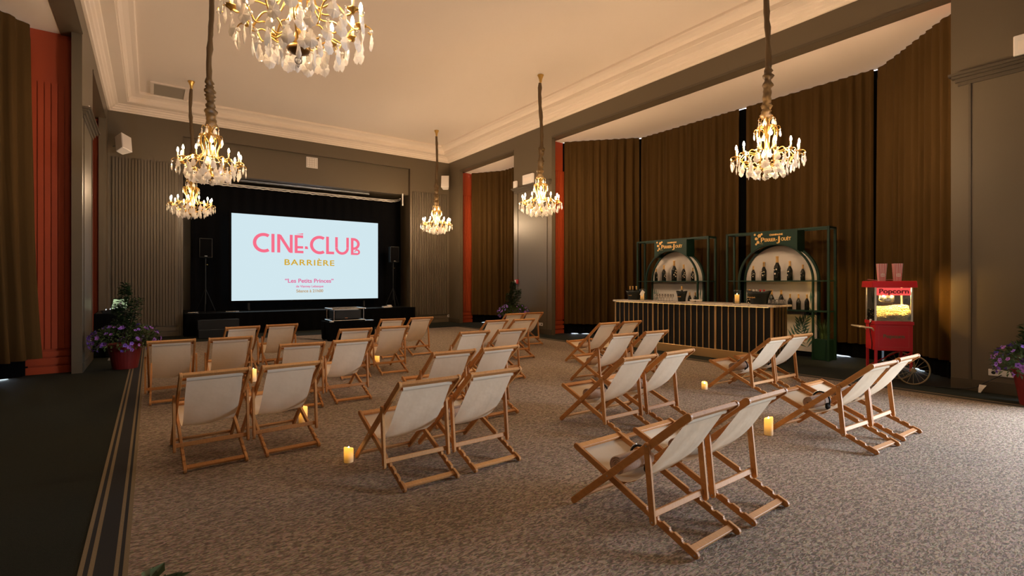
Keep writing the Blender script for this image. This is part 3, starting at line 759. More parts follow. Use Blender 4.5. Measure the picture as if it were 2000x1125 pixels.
CH = [  # x, y, degrees, where it stands
 (2.699, 1.658, 1.9, 'left seat of the pair nearest the camera'), (3.332, 1.670, 1.6, 'right seat of the pair nearest the camera'),
 (1.741, 3.440, 0.8, 'left seat of the nearest pair in the central column'), (2.367, 3.464, 1.4, 'right seat of the nearest pair in the central column'),
 (0.449, 4.833, 2.3, 'left seat of the large front pair at far left'), (1.061, 4.863, 3.0, 'right seat of the large front pair at far left'),
 (5.512, 1.702, -3.0, 'left seat of the nearest pair before the popcorn cart'), (6.175, 1.706, -1.1, 'right seat of the nearest pair before the popcorn cart'),
 (6.909, 3.334, -1.9, 'left seat of the pair before the near bottle shelf'), (7.590, 3.354, -3.1, 'right seat of the pair before the near bottle shelf'),
 (4.004, 3.293, 0.2, 'left seat, second pair back in the bar-side column'), (4.680, 3.313, 2.2, 'right seat, second pair back in the bar-side column'),
 (5.605, 4.911, -2.6, 'left seat, third pair back in the bar-side column'), (6.310, 4.899, -1.2, 'right seat, third pair back in the bar-side column'),
 (6.896, 6.426, 0.7, 'left seat of the farthest pair by the bar front'), (7.530, 6.430, 1.3, 'right seat of the farthest pair by the bar front'),
 (2.674, 4.728, -1.2, 'left seat, second pair in the central column'), (3.293, 4.737, 2.7, 'right seat, second pair in the central column'),
 (4.005, 6.467, -2.0, 'left seat, third pair in the central column'), (4.669, 6.430, -3.0, 'right seat, third pair in the central column'),
 (5.553, 8.153, 0.1, 'left seat, fourth pair in the central column'), (6.171, 8.082, -1.5, 'right seat, fourth pair in the central column'),
 (7.066, 9.637, -3.0, 'left seat of the farthest pair before the call point pillar'), (7.720, 9.720, -5.0, 'right seat of the farthest pair before the call point pillar'),
 (0.215, 7.740, -0.9, 'leftmost seat, standing on the left carpet edge'), (0.881, 7.698, -0.4, 'second seat from the left carpet edge'),
 (1.260, 9.450, 3.0, 'left seat of the pair in front of the stage steps'), (1.894, 9.553, 1.0, 'right seat of the pair in front of the stage steps'),
 (1.506, 6.428, -4.0, 'left seat, second pair in the screen-side column'), (2.144, 6.465, 1.3, 'right seat, second pair in the screen-side column'),
 (2.680, 7.980, -3.5, 'left seat, third pair in the screen-side column'), (3.350, 8.016, -2.5, 'right seat, third pair in the screen-side column'),
 (4.020, 9.700, -3.0, 'left seat of the pair closest to the projector'), (4.690, 9.740, 0.6, 'right seat of the pair closest to the projector')]
proto = None
for x, y, d, where in CH:
    lb = 'wooden cream-canvas deckchair, ' + where
    if proto is None:
        proto = make_deckchair(lb); proto.location = (x, y, 0); proto.rotation_euler = (0, 0, math.radians(d))
    else: copy_tree(proto, (x, y, 0), math.radians(d), lb)

# rolled blankets with headphones on the seats
def make_blanket(label):
    t = thing('rolled_blanket', label, 'blanket', (0, 0, 0), 0, 'rolled blankets on the deckchair seats')
    b = MB()
    n = 80; rows = []
    for q in (-0.165, -0.158, -0.08, 0.0, 0.08, 0.158, 0.165):
        out, inn = [], []
        e = 0.002 if abs(q) > 0.16 else 0.0
        for i in range(n):
            th = 2 * PI * 3.2 * i / (n - 1) + 0.6; r = 0.010 + 0.044 * i / (n - 1)
            out.append((q, (r + 0.0125 - e) * math.cos(th), (r + 0.0125 - e) * 0.95 * math.sin(th))); inn.append((q, (r + e) * math.cos(th), (r + e) * 0.95 * math.sin(th)))
        rows.append(out + inn[::-1])
    vs = b.grid(rows, closed=True)
    for r_ in (vs[0], vs[-1]):
        for i in range(n - 1): b.bm.faces.new((r_[i], r_[i + 1], r_[2 * n - 2 - i], r_[2 * n - 1 - i]))
    b.build('fleece_roll', m_blanket, t, smooth=True)
    return t
def make_headphones(label):
    t = thing('headphones', label, 'headphones', (0, 0, 0), 0, 'headphones round the rolled blankets')
    b = MB(); pts = [(0.0, 0.082 * math.cos(a), 0.082 * math.sin(a)) for a in [-0.7 + (PI + 1.4) * i / 20 for i in range(21)]]
    b.tube(pts, [0.009] * 21, 8); b.build('headband', m_blackp, t, smooth=True)
    for e in (pts[0], pts[-1]):
        b = MB(); b.lathe([(0.030, -0.012), (0.034, -0.006), (0.034, 0.008), (0.028, 0.014)], 14, T(Vector(e)) @ R(PI / 2, 'X'))
        b.build('ear_cup', m_blackp, t, smooth=True)
    b = MB(); b.tube([(0.0, 0.0915 * math.cos(a), 0.0915 * math.sin(a)) for a in [0.3 + 0.9 * i / 8 for i in range(9)]], 0.004, 6); b.build('trim_strip', m_silver, t)
    return t
bl0 = hp0 = None
for k in (0, 1, 6, 7, 8, 9, 10, 11, 12, 13, 14, 3):
    x, y, d, where = CH[k]; a = math.radians(d)
    lx, ly, lz = -0.02, 0.625, 0.340
    px, py = x + math.cos(a) * lx - math.sin(a) * ly, y + math.sin(a) * lx + math.cos(a) * ly
    hx, hy = x + math.cos(a) * 0.06 - math.sin(a) * ly, y + math.sin(a) * 0.06 + math.cos(a) * ly
    lb, lh = 'taupe blanket roll on the deckchair, ' + where, 'black headphones round a blanket roll, ' + where
    if bl0 is None:
        bl0 = make_blanket(lb); bl0.location = (px, py, lz); bl0.rotation_euler = (0, 0, a)
        hp0 = make_headphones(lh); hp0.location = (hx, hy, lz + 0.003); hp0.rotation_euler = (0, 0, a)
    else:
        copy_tree(bl0, (px, py, lz), a, lb); copy_tree(hp0, (hx, hy, lz + 0.003), a, lh)

# LED pillar candles on the carpet
def candle(x, y, h, r, label, mat=m_wax):
    t = thing('pillar_candle', label, 'candle', (x, y, 0), 0, 'flameless candles on the carpet')
    b = MB(); n = 24
    prof = [(r * 0.97, 0), (r, 0.006), (r, h * 0.5), (r, h - 0.012), (r * 0.95, h - 0.001), (r * 0.84, h - 0.002), (r * 0.72, h - 0.02), (r * 0.2, h - 0.024)]
    b.lathe(prof, n, wob=lambda k, i, m: 1.0)
    for v in b.bm.verts:
        if v.co.z > h * 0.8: v.co.z += 0.012 * math.sin(math.atan2(v.co.y, v.co.x) + x * 3)
    b.build('wax', mat, t, smooth=True)
    b = MB(); b.lathe([(0.002, h - 0.022), (0.007, h - 0.012), (0.004, h + 0.004), (0.001, h + 0.010)], 8); b.build('flame', m_flame, t, smooth=True)
    return t
candle(1.387, 4.34, 0.125, 0.040, 'short glowing candle beside the front foot of a central deckchair')
candle(1.363, 5.838, 0.19, 0.045, 'glowing candle seen behind the nearest left-hand pair of deckchairs')
candle(5.106, 2.611, 0.175, 0.042, 'tall glowing candle with white foot between the right-hand deckchair pairs')
candle(6.535, 4.274, 0.100, 0.042, 'short glowing candle by the deckchairs before the near bottle shelf')
candle(3.60, 2.66, 0.16, 0.042, 'white candle behind the frame of the nearest deckchair pair', m_waxdim)
candle(3.466, 9.181, 0.20, 0.050, 'glowing candle behind the third pair in front of the projector')
candle(1.303, 8.743, 0.20, 0.045, 'glowing candle between deckchairs in front of the stage steps')

# ------------------------------------------------------------------ chandeliers
def crystal_mesh(name, h, wd, th, pts):
    """faceted drop: outline with raised middle, both faces"""
    bm = bmesh.new(); out = [(x * wd / 2, -h * (1 - z)) for x, z in pts]
    full = out + [(-x, z) for x, z in out[::-1] if abs(x) > 1e-6]
    ring = [bm.verts.new((x, 0, z)) for x, z in full]
    c0 = bm.verts.new((0, th / 2, -h * 0.58)); c1 = bm.verts.new((0, -th / 2, -h * 0.58))
    n = len(ring)
    for i in range(n):
        bm.faces.new((ring[i], ring[(i + 1) % n], c0)); bm.faces.new((ring[(i + 1) % n], ring[i], c1))
    bmesh.ops.create_icosphere(bm, subdivisions=1, radius=wd * 0.16, matrix=T((0, 0, wd * 0.10)))
    me = bpy.data.meshes.new(name); bm.to_mesh(me); bm.free(); me.materials.append(m_crystal); return me
me_plaque = crystal_mesh('crystal_drop', 0.150, 0.100, 0.026, [(0.0, 1.0), (0.35, 0.90), (0.30, 0.80), (0.75, 0.62), (0.70, 0.52), (1.0, 0.36), (0.80, 0.24), (0.60, 0.12), (0.28, 0.09), (0.0, 0.0)])
me_spear = crystal_mesh('crystal_drop', 0.145, 0.042, 0.030, [(0.0, 1.0), (0.4, 0.85), (0.45, 0.70), (0.8, 0.40), (1.0, 0.25), (0.7, 0.1), (0.0, 0.0)])
me_small = crystal_mesh('crystal_drop', 0.11, 0.072, 0.020, [(0.0, 1.0), (0.4, 0.86), (0.8, 0.60), (1.0, 0.36), (0.7, 0.12), (0.0, 0.0)])
b = MB(); b.lathe([(0.010, 0), (0.0135, 0.012), (0.0148, 0.026), (0.011, 0.048), (0.0045, 0.066), (0.001, 0.072)], 8); me_bulb = b.mesh('bulb', m_bulb, True); me_bulb2 = me_bulb.copy(); me_bulb2.materials[0] = m_bulb_dimmed
b = MB(); b.lathe([(0.012, 0), (0.012, 0.11)], 8); me_candle = b.mesh('candle_tube', m_candlestem, True)
b = MB(); b.lathe([(0.006, -0.03), (0.02, -0.012), (0.042, 0.0), (0.045, 0.008), (0.014, 0.004)], 12); me_pan = b.mesh('drip_pan', m_brass, True)
def zz(z): return z - ZT
def make_arm():
    b = MB()
    pts = bez([(0.055, 0, zz(4.02)), (0.13, 0, zz(4.00)), (0.155, 0, zz(3.88)), (0.11, 0, zz(3.72)), (0.17, 0, zz(3.60)), (0.30, 0, zz(3.62)), (0.40, 0, zz(3.52)), (0.455, 0, zz(3.55))], 5)
    b.tube(pts, 0.0075, 6)
    pts = bez([(0.03, 0, zz(3.31)), (0.10, 0, zz(3.40)), (0.16, 0, zz(3.37)), (0.24, 0, zz(3.42)), (0.31, 0, zz(3.40)), (0.37, 0, zz(3.50)), (0.45, 0, zz(3.54))], 5)
    b.tube(pts, 0.0065, 6)
    pts = bez([(0.45, 0, zz(3.53)), (0.50, 0, zz(3.555)), (0.535, 0, zz(3.525)), (0.525, 0, zz(3.495)), (0.505, 0, zz(3.51))], 4)
    b.tube(pts, 0.005, 5)
    return b.mesh('arm', m_brass, True)
me_arm = make_arm()
def make_curl(r, z):
    b = MB(); pts = bez([(0.03, 0, zz(z - 0.08)), (r * 0.5, 0, zz(z)), (r * 0.9, 0, zz(z + 0.02)), (r, 0, zz(z - 0.03)), (r * 0.85, 0, zz(z - 0.05))], 4); b.tube(pts, 0.0055, 5)
    return b.mesh('upper_scroll', m_brass, True)
me_curl1 = make_curl(0.12, 4.13); me_curl2 = make_curl(0.19, 3.97)
def sleeve_mesh(seed, thin):
    b = MB(); rnd = random.Random(seed); prof = []
    z = ZT - 0.20; prof.append((0.03, z))
    while z > 5.05:
        z -= 0.12; prof.append(((0.036 + 0.010 * rnd.random()) * thin, z))
    while z > 4.16:
        z -= 0.030; prof.append(((0.045 + 0.030 * rnd.random() + 0.018 * (1 - (z - 4.1))) * (0.6 + 0.4 * thin), z))
    prof = [(r, zz(q)) for r, q in prof]
    ph = [rnd.random() * 6 for _ in prof]
    b.lathe(prof, 14, wob=lambda k, i, n: 1 + 0.22 * math.sin(2 * PI * i / n * 2 + ph[k] * 0.6) + 0.12 * math.sin(2 * PI * i / n * 3 + ph[k]))
    sx, sy = rnd.random() * 3, rnd.random() * 3
    for v in b.bm.verts:
        v.co.x += 0.018 * math.sin(v.co.z * 3.1 + sx); v.co.y += 0.018 * math.sin(v.co.z * 2.7 + sy)
    return b.mesh('fabric_sleeve', m_sleeve, True)
def chandelier(x, y, seed, label, power=None):
    t = thing('chandelier', label, 'chandelier', (x, y, ZT), seed * 0.21, 'crystal chandeliers under the ceiling')
    b = MB(); b.lathe([(0.075, 0), (0.08, -0.012), (0.06, -0.05), (0.035, -0.12), (0.03, -0.17), (0.018, -0.20)], 18); b.build('ceiling_rose', m_brass, t, smooth=True)
    link('fabric_sleeve', sleeve_mesh(seed, 1.0), t)
    b = MB(); b.lathe([(0.012, zz(4.20)), (0.02, zz(4.12)), (0.014, zz(4.05)), (0.05, zz(4.00)), (0.03, zz(3.94)), (0.018, zz(3.80)), (0.03, zz(3.70)), (0.016, zz(3.60)), (0.02, zz(3.45)), (0.055, zz(3.335)), (0.075, zz(3.31)), (0.05, zz(3.285)), (0.012, zz(3.275)), (0.01, zz(3.25))], 12)
    b.build('stem', m_brass, t, smooth=True)
    b = MB(); b.lathe([(0.035, zz(3.315)), (0.085, zz(3.31)), (0.075, zz(3.288)), (0.03, zz(3.272))], 14); b.build('bowl', m_dbrass, t, smooth=True)
    b = MB(); b.ico((0, 0, zz(3.222)), 0.030, 2); b.lathe([(0.008, zz(3.195)), (0.012, zz(3.185)), (0.002, zz(3.168))], 8); b.build('finial_ball', m_ball, t, smooth=True)
    for k in range(12):
        a = 2 * PI * k / 12
        link('arm', me_arm, t, None, (0, 0, a))
        c = link('candle', me_candle, t, (0.45 * math.cos(a), 0.45 * math.sin(a), zz(3.555)), (0, 0, a))
        link('bulb', me_bulb2 if power else me_bulb, c, (0, 0, 0.11)); link('drip_pan', me_pan, c, (0, 0, -0.002))
    for k in range(6):
        link('upper_scroll', me_curl1, t, None, (0, 0, 2 * PI * k / 6)); link('upper_scroll', me_curl2, t, None, (0, 0, 2 * PI * (k + 0.5) / 6))
    rnd = random.Random(seed)
    def drops(n, r, z, me, off=0.0, jz=0.012):
        for k in range(n):
            a = 2 * PI * (k + off) / n
            link('crystal_drop', me, t, (r * math.cos(a), r * math.sin(a), zz(z + (rnd.random() - 0.5) * 2 * jz)), (0, (rnd.random() - 0.5) * 0.1, a + PI / 2 + (rnd.random() - 0.5) * 0.9))
    drops(6, 0.12, 4.10, me_small); drops(6, 0.19, 3.93, me_small, 0.5)
    drops(6, 0.10, 3.78, me_spear, 0.2)
    drops(12, 0.53, 3.50, me_plaque); drops(12, 0.48, 3.51, me_spear, 0.5); drops(12, 0.44, 3.44, me_plaque, 0.5)
    drops(12, 0.36, 3.42, me_plaque, 0.25); drops(12, 0.29, 3.36, me_plaque, 0.7); drops(10, 0.21, 3.37, me_plaque, 0.4); drops(6, 0.13, 3.33, me_spear, 0.1); drops(6, 0.06, 3.62, me_small, 0.3)
    return t
chandelier(7.87, 4.05, 1, 'crystal chandelier hanging over the bar side, nearest on the right')
chandelier(7.87, 9.70, 2, 'crystal chandelier hanging before the pillar with the call point')
chandelier(7.87, 15.30, 3, 'smallest-looking crystal chandelier, in the corner right of the screen')
chandelier(0.84, 15.25, 4, 'crystal chandelier hanging lowest in the picture before the left slatted panel', True)
chandelier(0.80, 9.70, 5, 'crystal chandelier on the bunched sleeve, second from the camera on the left', True)
chandelier(0.90, 4.00, 6, 'largest-looking crystal chandelier, cut off by the top of the photo', True)

# ------------------------------------------------------------------ bar
bar_t = thing('bar_counter', 'long black bar counter with brass slats and pale marble top', 'bar', (9.40, 6.71, 0))
def yy(y): return y - 6.71
b = MB(); b.box(0.03, 0.62, yy(4.80), yy(8.62), 0.18, 1.08); b.build('carcass', m_blackp, bar_t)
b = MB(); b.box(-0.01, 0.60, yy(4.76), yy(8.66), 0.0, 0.185); b.bevel(0.006, 1); b.build('plinth', m_brassbar, bar_t)
b = MB(); b.prism([(-0.05, yy(4.70)), (0.68, yy(4.70)), (0.68, yy(8.70))] + [(0.02 - 0.07 * math.sin(q), yy(8.63) + 0.07 * math.cos(q)) for q in [0, 0.4, 0.8, 1.2, 1.57]], 1.085, 1.125); b.bevel(0.006, 2); b.build('worktop', m_marble, bar_t)
for i in range(28):
    y = 4.762 + (8.638 - 4.762) * i / 27
    wdt = 0.020 if i in (0, 8, 19, 27) else 0.009
    b = MB(); b.box(0.012, 0.03, yy(y) - wdt, yy(y) + wdt, 0.185, 1.085); b.build('brass_slat', m_brassbar, bar_t)
for x in (0.10, 0.25, 0.37, 0.50, 0.615):
    b = MB(); b.box(x - 0.008, x + 0.008, yy(4.765), yy(4.80), 0.185, 1.085); b.build('brass_slat', m_brassbar, bar_t)
b = MB(); b.box(0.0, 0.02, yy(4.82), yy(8.6), 1.075, 1.084); b.build('light_strip', emission('counter_light', (1, 0.6, 0.2), 1.5), bar_t)

BZ = 1.1255
ORD = ('first', 'second', 'third', 'fourth', 'fifth', 'sixth')
def bottle_mesh(h, r, name='bottle'):
    b = MB(); k = h
    b.lathe([(r * 0.9, 0), (r, 0.012 * k), (r, 0.50 * k), (r * 0.86, 0.58 * k), (r * 0.52, 0.68 * k), (r * 0.40, 0.74 * k)], 16); g = b.mesh('glass_body', m_bottle, True)
    b = MB(); b.lathe([(r * 0.41, 0.735 * k), (r * 0.36, 0.84 * k), (r * 0.34, 0.93 * k), (r * 0.42, 0.94 * k), (r * 0.44, 0.965 * k), (r * 0.40, 1.0 * k), (r * 0.15, 1.005 * k)], 12); f = b.mesh('gold_foil', m_gold, True)
    b = MB()
    for i, (a, z, s) in enumerate(((2.7, 0.50, 1.0), (3.5, 0.44, 0.8), (3.0, 0.36, 0.9), (2.4, 0.40, 0.7), (3.8, 0.28, 1.0), (2.6, 0.22, 0.8), (3.3, 0.55, 0.7), (4.2, 0.46, 0.8), (2.0, 0.30, 0.8))):
        for p in range(5):
            q = 2 * PI * p / 5; rr = r * 0.28 * s
            M = R(a, 'Z') @ T((r * 1.005, 0, z * k)) @ R(PI / 2, 'Y')
            b.lathe([(rr * 0.55, 0), (rr * 0.5, 0.0015)], 6, M @ T((rr * 0.6 * math.cos(q), rr * 0.6 * math.sin(q), 0)))
    l = b.mesh('flower_print_pattern', m_flowerprint)
    return g, f, l
BOT = {s: bottle_mesh(*v) for s, v in {'std': (0.325, 0.045), 'mag': (0.41, 0.056), 'jero': (0.52, 0.070)}.items()}
def bottle(kind, x, y, z, label, group, rz=0.0):
    t = thing('champagne_bottle', label, 'bottle', (x, y, z), rz, group)
    g, f, l = BOT[kind]
    link('glass_body', g, t); link('gold_foil', f, t); link('flower_print_pattern', l, t)
    return t

# ------------------------------------------------------------------ arched bottle shelves
def arch_shelf(yc, label, near):
    t = thing('arched_shelf', label, 'shelf', (10.80, yc, 0), 0, 'green arched bottle shelves')
    W = 1.067; D = 0.30; H = 2.665; e = 0.02
    for sy in (-1, 1):
        for x in (0.0, D):
            b = MB(); b.box(x - e, x + e, sy * W - e, sy * W + e, 0, H); b.build('post', m_green, t)
    b = MB()
    for x in (0.0, D): b.box(x - e, x + e, -W, W, H - 2 * e, H)
    for sy in (-1, 1): b.box(0, D, sy * W - e, sy * W + e, H - 2 * e, H)
    b.build('top_frame', m_green, t)
    for z, full in ((1.595, True), (0.985, True)):
        b = MB(); b.box(-e, D + e, -W, W, z - 0.022, z); b.build('shelf_board', m_green, t)
    # front arch hoop, rear arch with print panel
    Ro, Ri = 0.795, 0.765
    for x0, x1, ro, ri, nm in ((-0.02, 0.03, Ro, Ri, 'front_arch'), (0.24, 0.30, 0.80, 0.755, 'rear_arch')):
        b = MB(); n = 40
        for i in range(n):
            a, c = PI * i / n, PI * (i + 1) / n
            b.prism([(ro * math.cos(a), 1.595 + ro * math.sin(a)), (ro * math.cos(c), 1.595 + ro * math.sin(c)), (ri * math.cos(c), 1.595 + ri * math.sin(c)), (ri * math.cos(a), 1.595 + ri * math.sin(a))], x0, x1, axis='x')
        for s in (-1, 1):
            y0, y1 = sorted((s * ri, s * ro)); b.box(x0, x1, y0, y1, 0, 1.595)
        b.build(nm, m_green, t)
    b = MB(); b.prism([(-0.76, 0.12), (0.76, 0.12)] + [(0.76 * math.cos(a), 1.595 + 0.76 * math.sin(a)) for a in [PI * i / 32 for i in range(33)]], 0.262, 0.275, axis='x')
    pn = b.build('back_panel', m_panelp, t)
    # palm fronds printed on the panel
    b = MB(); rnd = random.Random(3)
    for (py, pz, ang, L, s) in ((-0.62, 1.10, 2.5, 0.5, 1), (-0.70, 0.75, 1.9, 0.55, 1), (-0.3, 0.3, 2.0, 0.6, 1), (0.2, 0.25, 1.2, 0.6, 1), (0.65, 1.05, 0.9, 0.5, 1), (-0.55, 0.2, 1.3, 0.55, 1), (0.68, 1.5, 0.2, 0.3, 1), (-0.72, 1.45, 2.7, 0.4, 1)):
        for k in range(9):
            u = k / 8; cy0, cz0 = py + u * L * math.cos(ang), pz + u * L * math.sin(ang)
            for sd in (-1, 1):
                a = ang + sd * (0.9 - 0.5 * u); l = 0.30 * (1 - 0.5 * u); wv = 0.020
                c, q = math.cos(a), math.sin(a)
                P = [(cy0 - q * wv * 0.4, cz0 + c * wv * 0.4), (cy0 + c * l * 0.5 - q * wv, cz0 + q * l * 0.5 + c * wv), (cy0 + c * l, cz0 + q * l), (cy0 + c * l * 0.5 + q * wv, cz0 + q * l * 0.5 - c * wv)]
                if all((abs(y) < 0.75 and 0.13 < z and (z < 1.6 or y * y + (z - 1.595) ** 2 < 0.56)) for y, z in P):
                    b.prism(P, 0.2600, 0.2625, axis='x')
    b.build('leaf_pattern', m_palm, pn)
    # sign board over the arch (with the arch cut out) and its lettering
    outl = [(-0.49, H - 0.0), (-0.49, 1.595 + math.sqrt(0.78 ** 2 - 0.49 ** 2))] + [(0.78 * math.cos(a), 1.595 + 0.78 * math.sin(a)) for a in [math.acos(-0.49 / 0.78) + (math.acos(0.49 / 0.78) - math.acos(-0.49 / 0.78)) * i / 20 for i in range(1, 20)]] + [(0.49, 1.595 + math.sqrt(0.78 ** 2 - 0.49 ** 2)), (0.49, H)]
    b = MB(); b.prism(outl, -0.028, 0.0, axis='x'); sg = b.build('sign_board', m_green, t)
    b = MB(); b.box(0.0, D, -0.49, -0.475, 2.2, H); b.box(0, D, 0.475, 0.49, 2.2, H); b.build('sign_side', m_green, t)
    MS = R(-PI / 2, 'Z') @ R(PI / 2, 'X')
    def sign(txt, size, dy, z, wd): return text_mesh('lettering', txt, size, m_gold, sg, T((-0.030, dy, z)) @ MS, wd, ext=0.003, bold=0.002)
    sign('CHAMPAGNE', 0.05, -0.06, 2.555, 0.28)
    sign('P', 0.145, 0.232, 2.425, 0.075); sign('ERRIER', 0.095, 0.068, 2.435, 0.235); sign('-', 0.10, -0.07, 2.44, 0.03); sign('J', 0.16, -0.125, 2.420, 0.07); sign('OUËT', 0.095, -0.265, 2.435, 0.20)
    # small gold anemone spray beside the name
    b = MB()
    for (fy, fz, s) in ((0.30, 2.57, 1.0), (0.37, 2.51, 0.8), (0.33, 2.43, 0.8), (0.40, 2.60, 0.6), (0.25, 2.60, 0.6), (0.37, 2.39, 0.6)):
        for p in range(5):
            q = 2 * PI * p / 5 + fy * 9; rr = 0.024 * s
            b.lathe([(rr * 0.8, 0), (rr * 0.7, 0.003)], 7, T((-0.0285, fy + rr * math.cos(q), fz + rr * math.sin(q))) @ R(-PI / 2, 'Y'))
    b.tube([(-0.030, 0.31, 2.56), (-0.030, 0.34, 2.46), (-0.030, 0.30, 2.40), (-0.030, 0.22, 2.39)], 0.003, 5)
    b.build('flower_emblem', m_gold, sg)
    return t
arch_shelf(5.411, 'green metal shelf with lit white arch, nearer of two behind the bar', True)
arch_shelf(8.033, 'green metal shelf with lit white arch, farther of two behind the bar', False)
names = ('leftmost small', 'second from left, medium', 'tall middle', 'fourth from left, medium', 'rightmost small')
for kinds, ys, where in ((('std', 'mag', 'jero', 'mag', 'std'), (5.930, 5.692, 5.403, 5.141, 4.881), 'nearer'), (('std', 'mag', 'jero', 'mag', 'std'), (8.587, 8.337, 8.020, 7.736, 7.475), 'farther')):
    for k, y, nm in zip(kinds, ys, names):
        bottle(k, 10.93, y, 1.5955, '%s gold-topped bottle in the arch of the %s shelf' % (nm, where), 'bottles in the arch of the %s shelf' % where, y)
for y, nm in ((5.522, 'behind the tumblers, left one'), (5.319, 'behind the tumblers, right one'), (5.137, 'left of the three at the counter end'), (4.967, 'middle of the three at the counter end'), (4.802, 'right of the three at the counter end'), (6.02, 'beside the right-hand candle glass')):
    bottle('std' if y < 5.3 else 'mag', 10.93, y, 0.9855, 'gold-topped dark bottle on the nearer lower shelf, ' + nm, 'bottles on the nearer lower shelf', y * 2)
for y, nm in ((7.739, 'leftmost of three'), (7.563, 'middle of three'), (7.404, 'rightmost of three')):
    bottle('std', 10.93, y, 0.9855, 'gold-topped dark bottle on the farther lower shelf, %s beside the bowls' % nm, 'bottles on the farther lower shelf', y * 2)

# things on the bar
def bucket(x, y, rx, ry, h, label, rz=0.0):
    t = thing('ice_bucket', label, 'ice bucket', (x, y, BZ), rz, 'black ice buckets on the bar')
    b = MB(); n = 36; rows = []
    for u in (0, 0.05, 0.4, 0.75, 1.0):
        k = 0.68 + 0.10 * u + 0.25 * u ** 3
        rows.append([(rx * k * math.cos(2 * PI * i / n), ry * k * math.sin(2 * PI * i / n), h * u + (0.03 * (abs(math.sin(2 * PI * i / n)) ** 2) if u == 1 else 0)) for i in range(n)])
    for u in (1.0, 0.75, 0.10):
        k = (0.68 + 0.10 * u + 0.25 * u ** 3) - 0.04
        rows.append([(rx * k * math.cos(2 * PI * i / n), ry * k * math.sin(2 * PI * i / n), h * u + (0.03 * (abs(math.sin(2 * PI * i / n)) ** 2) if u == 1 else 0)) for i in range(n)])
    b.grid(rows, closed=True); b.bm.verts.ensure_lookup_table()
    b.bm.faces.new([b.bm.verts[i] for i in range(n)][::-1]); b.bm.faces.new([b.bm.verts[len(b.bm.verts) - n + i] for i in range(n)])
    b.build('bucket_body', principled('black_green_plastic', (0.004, 0.007, 0.006), 0.45, spec=0.3), t, smooth=True)
    return t
MS = R(-PI / 2, 'Z') @ R(PI / 2, 'X')
def neck_bottle(x, y, z, tilt, az, label, group):
    t = bottle('std', x, y, z, label, group); t.rotation_euler = (tilt * math.cos(az), tilt * math.sin(az), az); return t
g = 'bottles standing in the ice buckets'
bk = bucket(9.72, 8.32, 0.15, 0.22, 0.21, 'wide black ice bucket with three bottle necks at the left bar end')
text_mesh('lettering', 'Perrier-Jouët', 0.035, m_gold, bk, T((-0.128, 0.0, 0.10)) @ MS, 0.10, ext=0.002)
for dy, tl, nm in ((0.15, 0.05, 'left'), (0.03, 0.0, 'middle'), (-0.13, -0.08, 'right')):
    neck_bottle(9.72, 8.32 + dy * 0.85, BZ + 0.01, tl, 0, 'gold-necked bottle in the left bar bucket, %s of three' % nm, g)
bk = bucket(9.72, 6.93, 0.12, 0.12, 0.21, 'small round black ice bucket with one bottle in mid bar')
text_mesh('lettering', 'Perrier-Jouët', 0.035, m_gold, bk, T((-0.104, 0.0, 0.10)) @ MS, 0.10, ext=0.002)
neck_bottle(9.72, 6.93, BZ + 0.02, 0.0, 0, 'gold-necked bottle in the small round bucket', g)
bk = bucket(9.74, 5.17, 0.16, 0.235, 0.24, 'widest black ice bucket near the right end of the bar')
text_mesh('lettering', 'Perrier-Jouët', 0.045, m_gold, bk, T((-0.135, 0.08, 0.12)) @ MS, 0.15, ext=0.002)
for dy, cm, nm in ((0.13, m_white, 'white-capped'), (0.06, m_white, 'white-labelled'), (-0.03, m_redbox, 'red-capped'), (-0.12, m_redbox, 'dark red-capped')):
    t = thing('soft_drink_bottle', '%s bottle standing in the widest ice bucket' % nm, 'bottle', (9.74, 5.17 + dy * 0.85, BZ + 0.015), 0, 'soft drink bottles in the widest bucket')
    b = MB(); b.lathe([(0.030, 0), (0.032, 0.16), (0.018, 0.21), (0.013, 0.235)], 12); b.build('glass_body', m_bottle, t, smooth=True)
    b = MB(); b.lathe([(0.017, 0.235), (0.017, 0.27), (0.012, 0.275)], 12); b.build('cap', cm, t)
def hurricane(x, y, label, clabel):
    t = thing('hurricane_glass', label, 'candle glass', (x, y, BZ), 0, 'candle glasses on the bar')
    b = MB(); b.lathe([(0.07, 0), (0.072, 0.01), (0.072, 0.27)], 24); g_ = b.bm
    bmesh.ops.delete(g_, geom=[f for f in g_.faces if len(f.verts) > 4 and f.calc_center_median().z > 0.1], context='FACES_ONLY')
    b.build('glass_cylinder', m_glass, t, smooth=True)
    b = MB(); b.torus((0, 0, 0.27), 0.072, 0.003, 24, 6); b.build('rim', m_glass, t)
    c = thing('pillar_candle', clabel, 'candle', (x, y, BZ + 0.011), 0, 'candles in glasses on the bar')
    b = MB(); b.lathe([(0.043, 0), (0.044, 0.165), (0.038, 0.172), (0.03, 0.165)], 20); b.build('wax', m_waxdim, c, smooth=True)
    b = MB(); b.lathe([(0.002, 0.165), (0.006, 0.178), (0.001, 0.195)], 8); b.build('flame', m_flame, c)
hurricane(9.66, 8.00, 'clear candle glass with card tag beside the left bar bucket', 'pillar candle inside the left candle glass on the bar')
hurricane(9.66, 5.58, 'clear candle glass left of the widest ice bucket', 'pillar candle inside the right candle glass on the bar')
b = MB(); b.box(-0.001, 0.001, -0.05, 0.05, -0.07, 0.07, R(0.6, 'X'))
tag(b.build('card_tag', m_paper, None, loc=(9.575, 7.93, BZ + 0.17)), 'white card tag tilted against the left candle glass', 'card')
b = MB(); b.lathe([(0.026, 0), (0.024, 0.004), (0.005, 0.012), (0.004, 0.055), (0.02, 0.075), (0.036, 0.11), (0.037, 0.135), (0.030, 0.165)], 14); me_gl = b.mesh('stem_glass', m_glassware, True)
k = 0
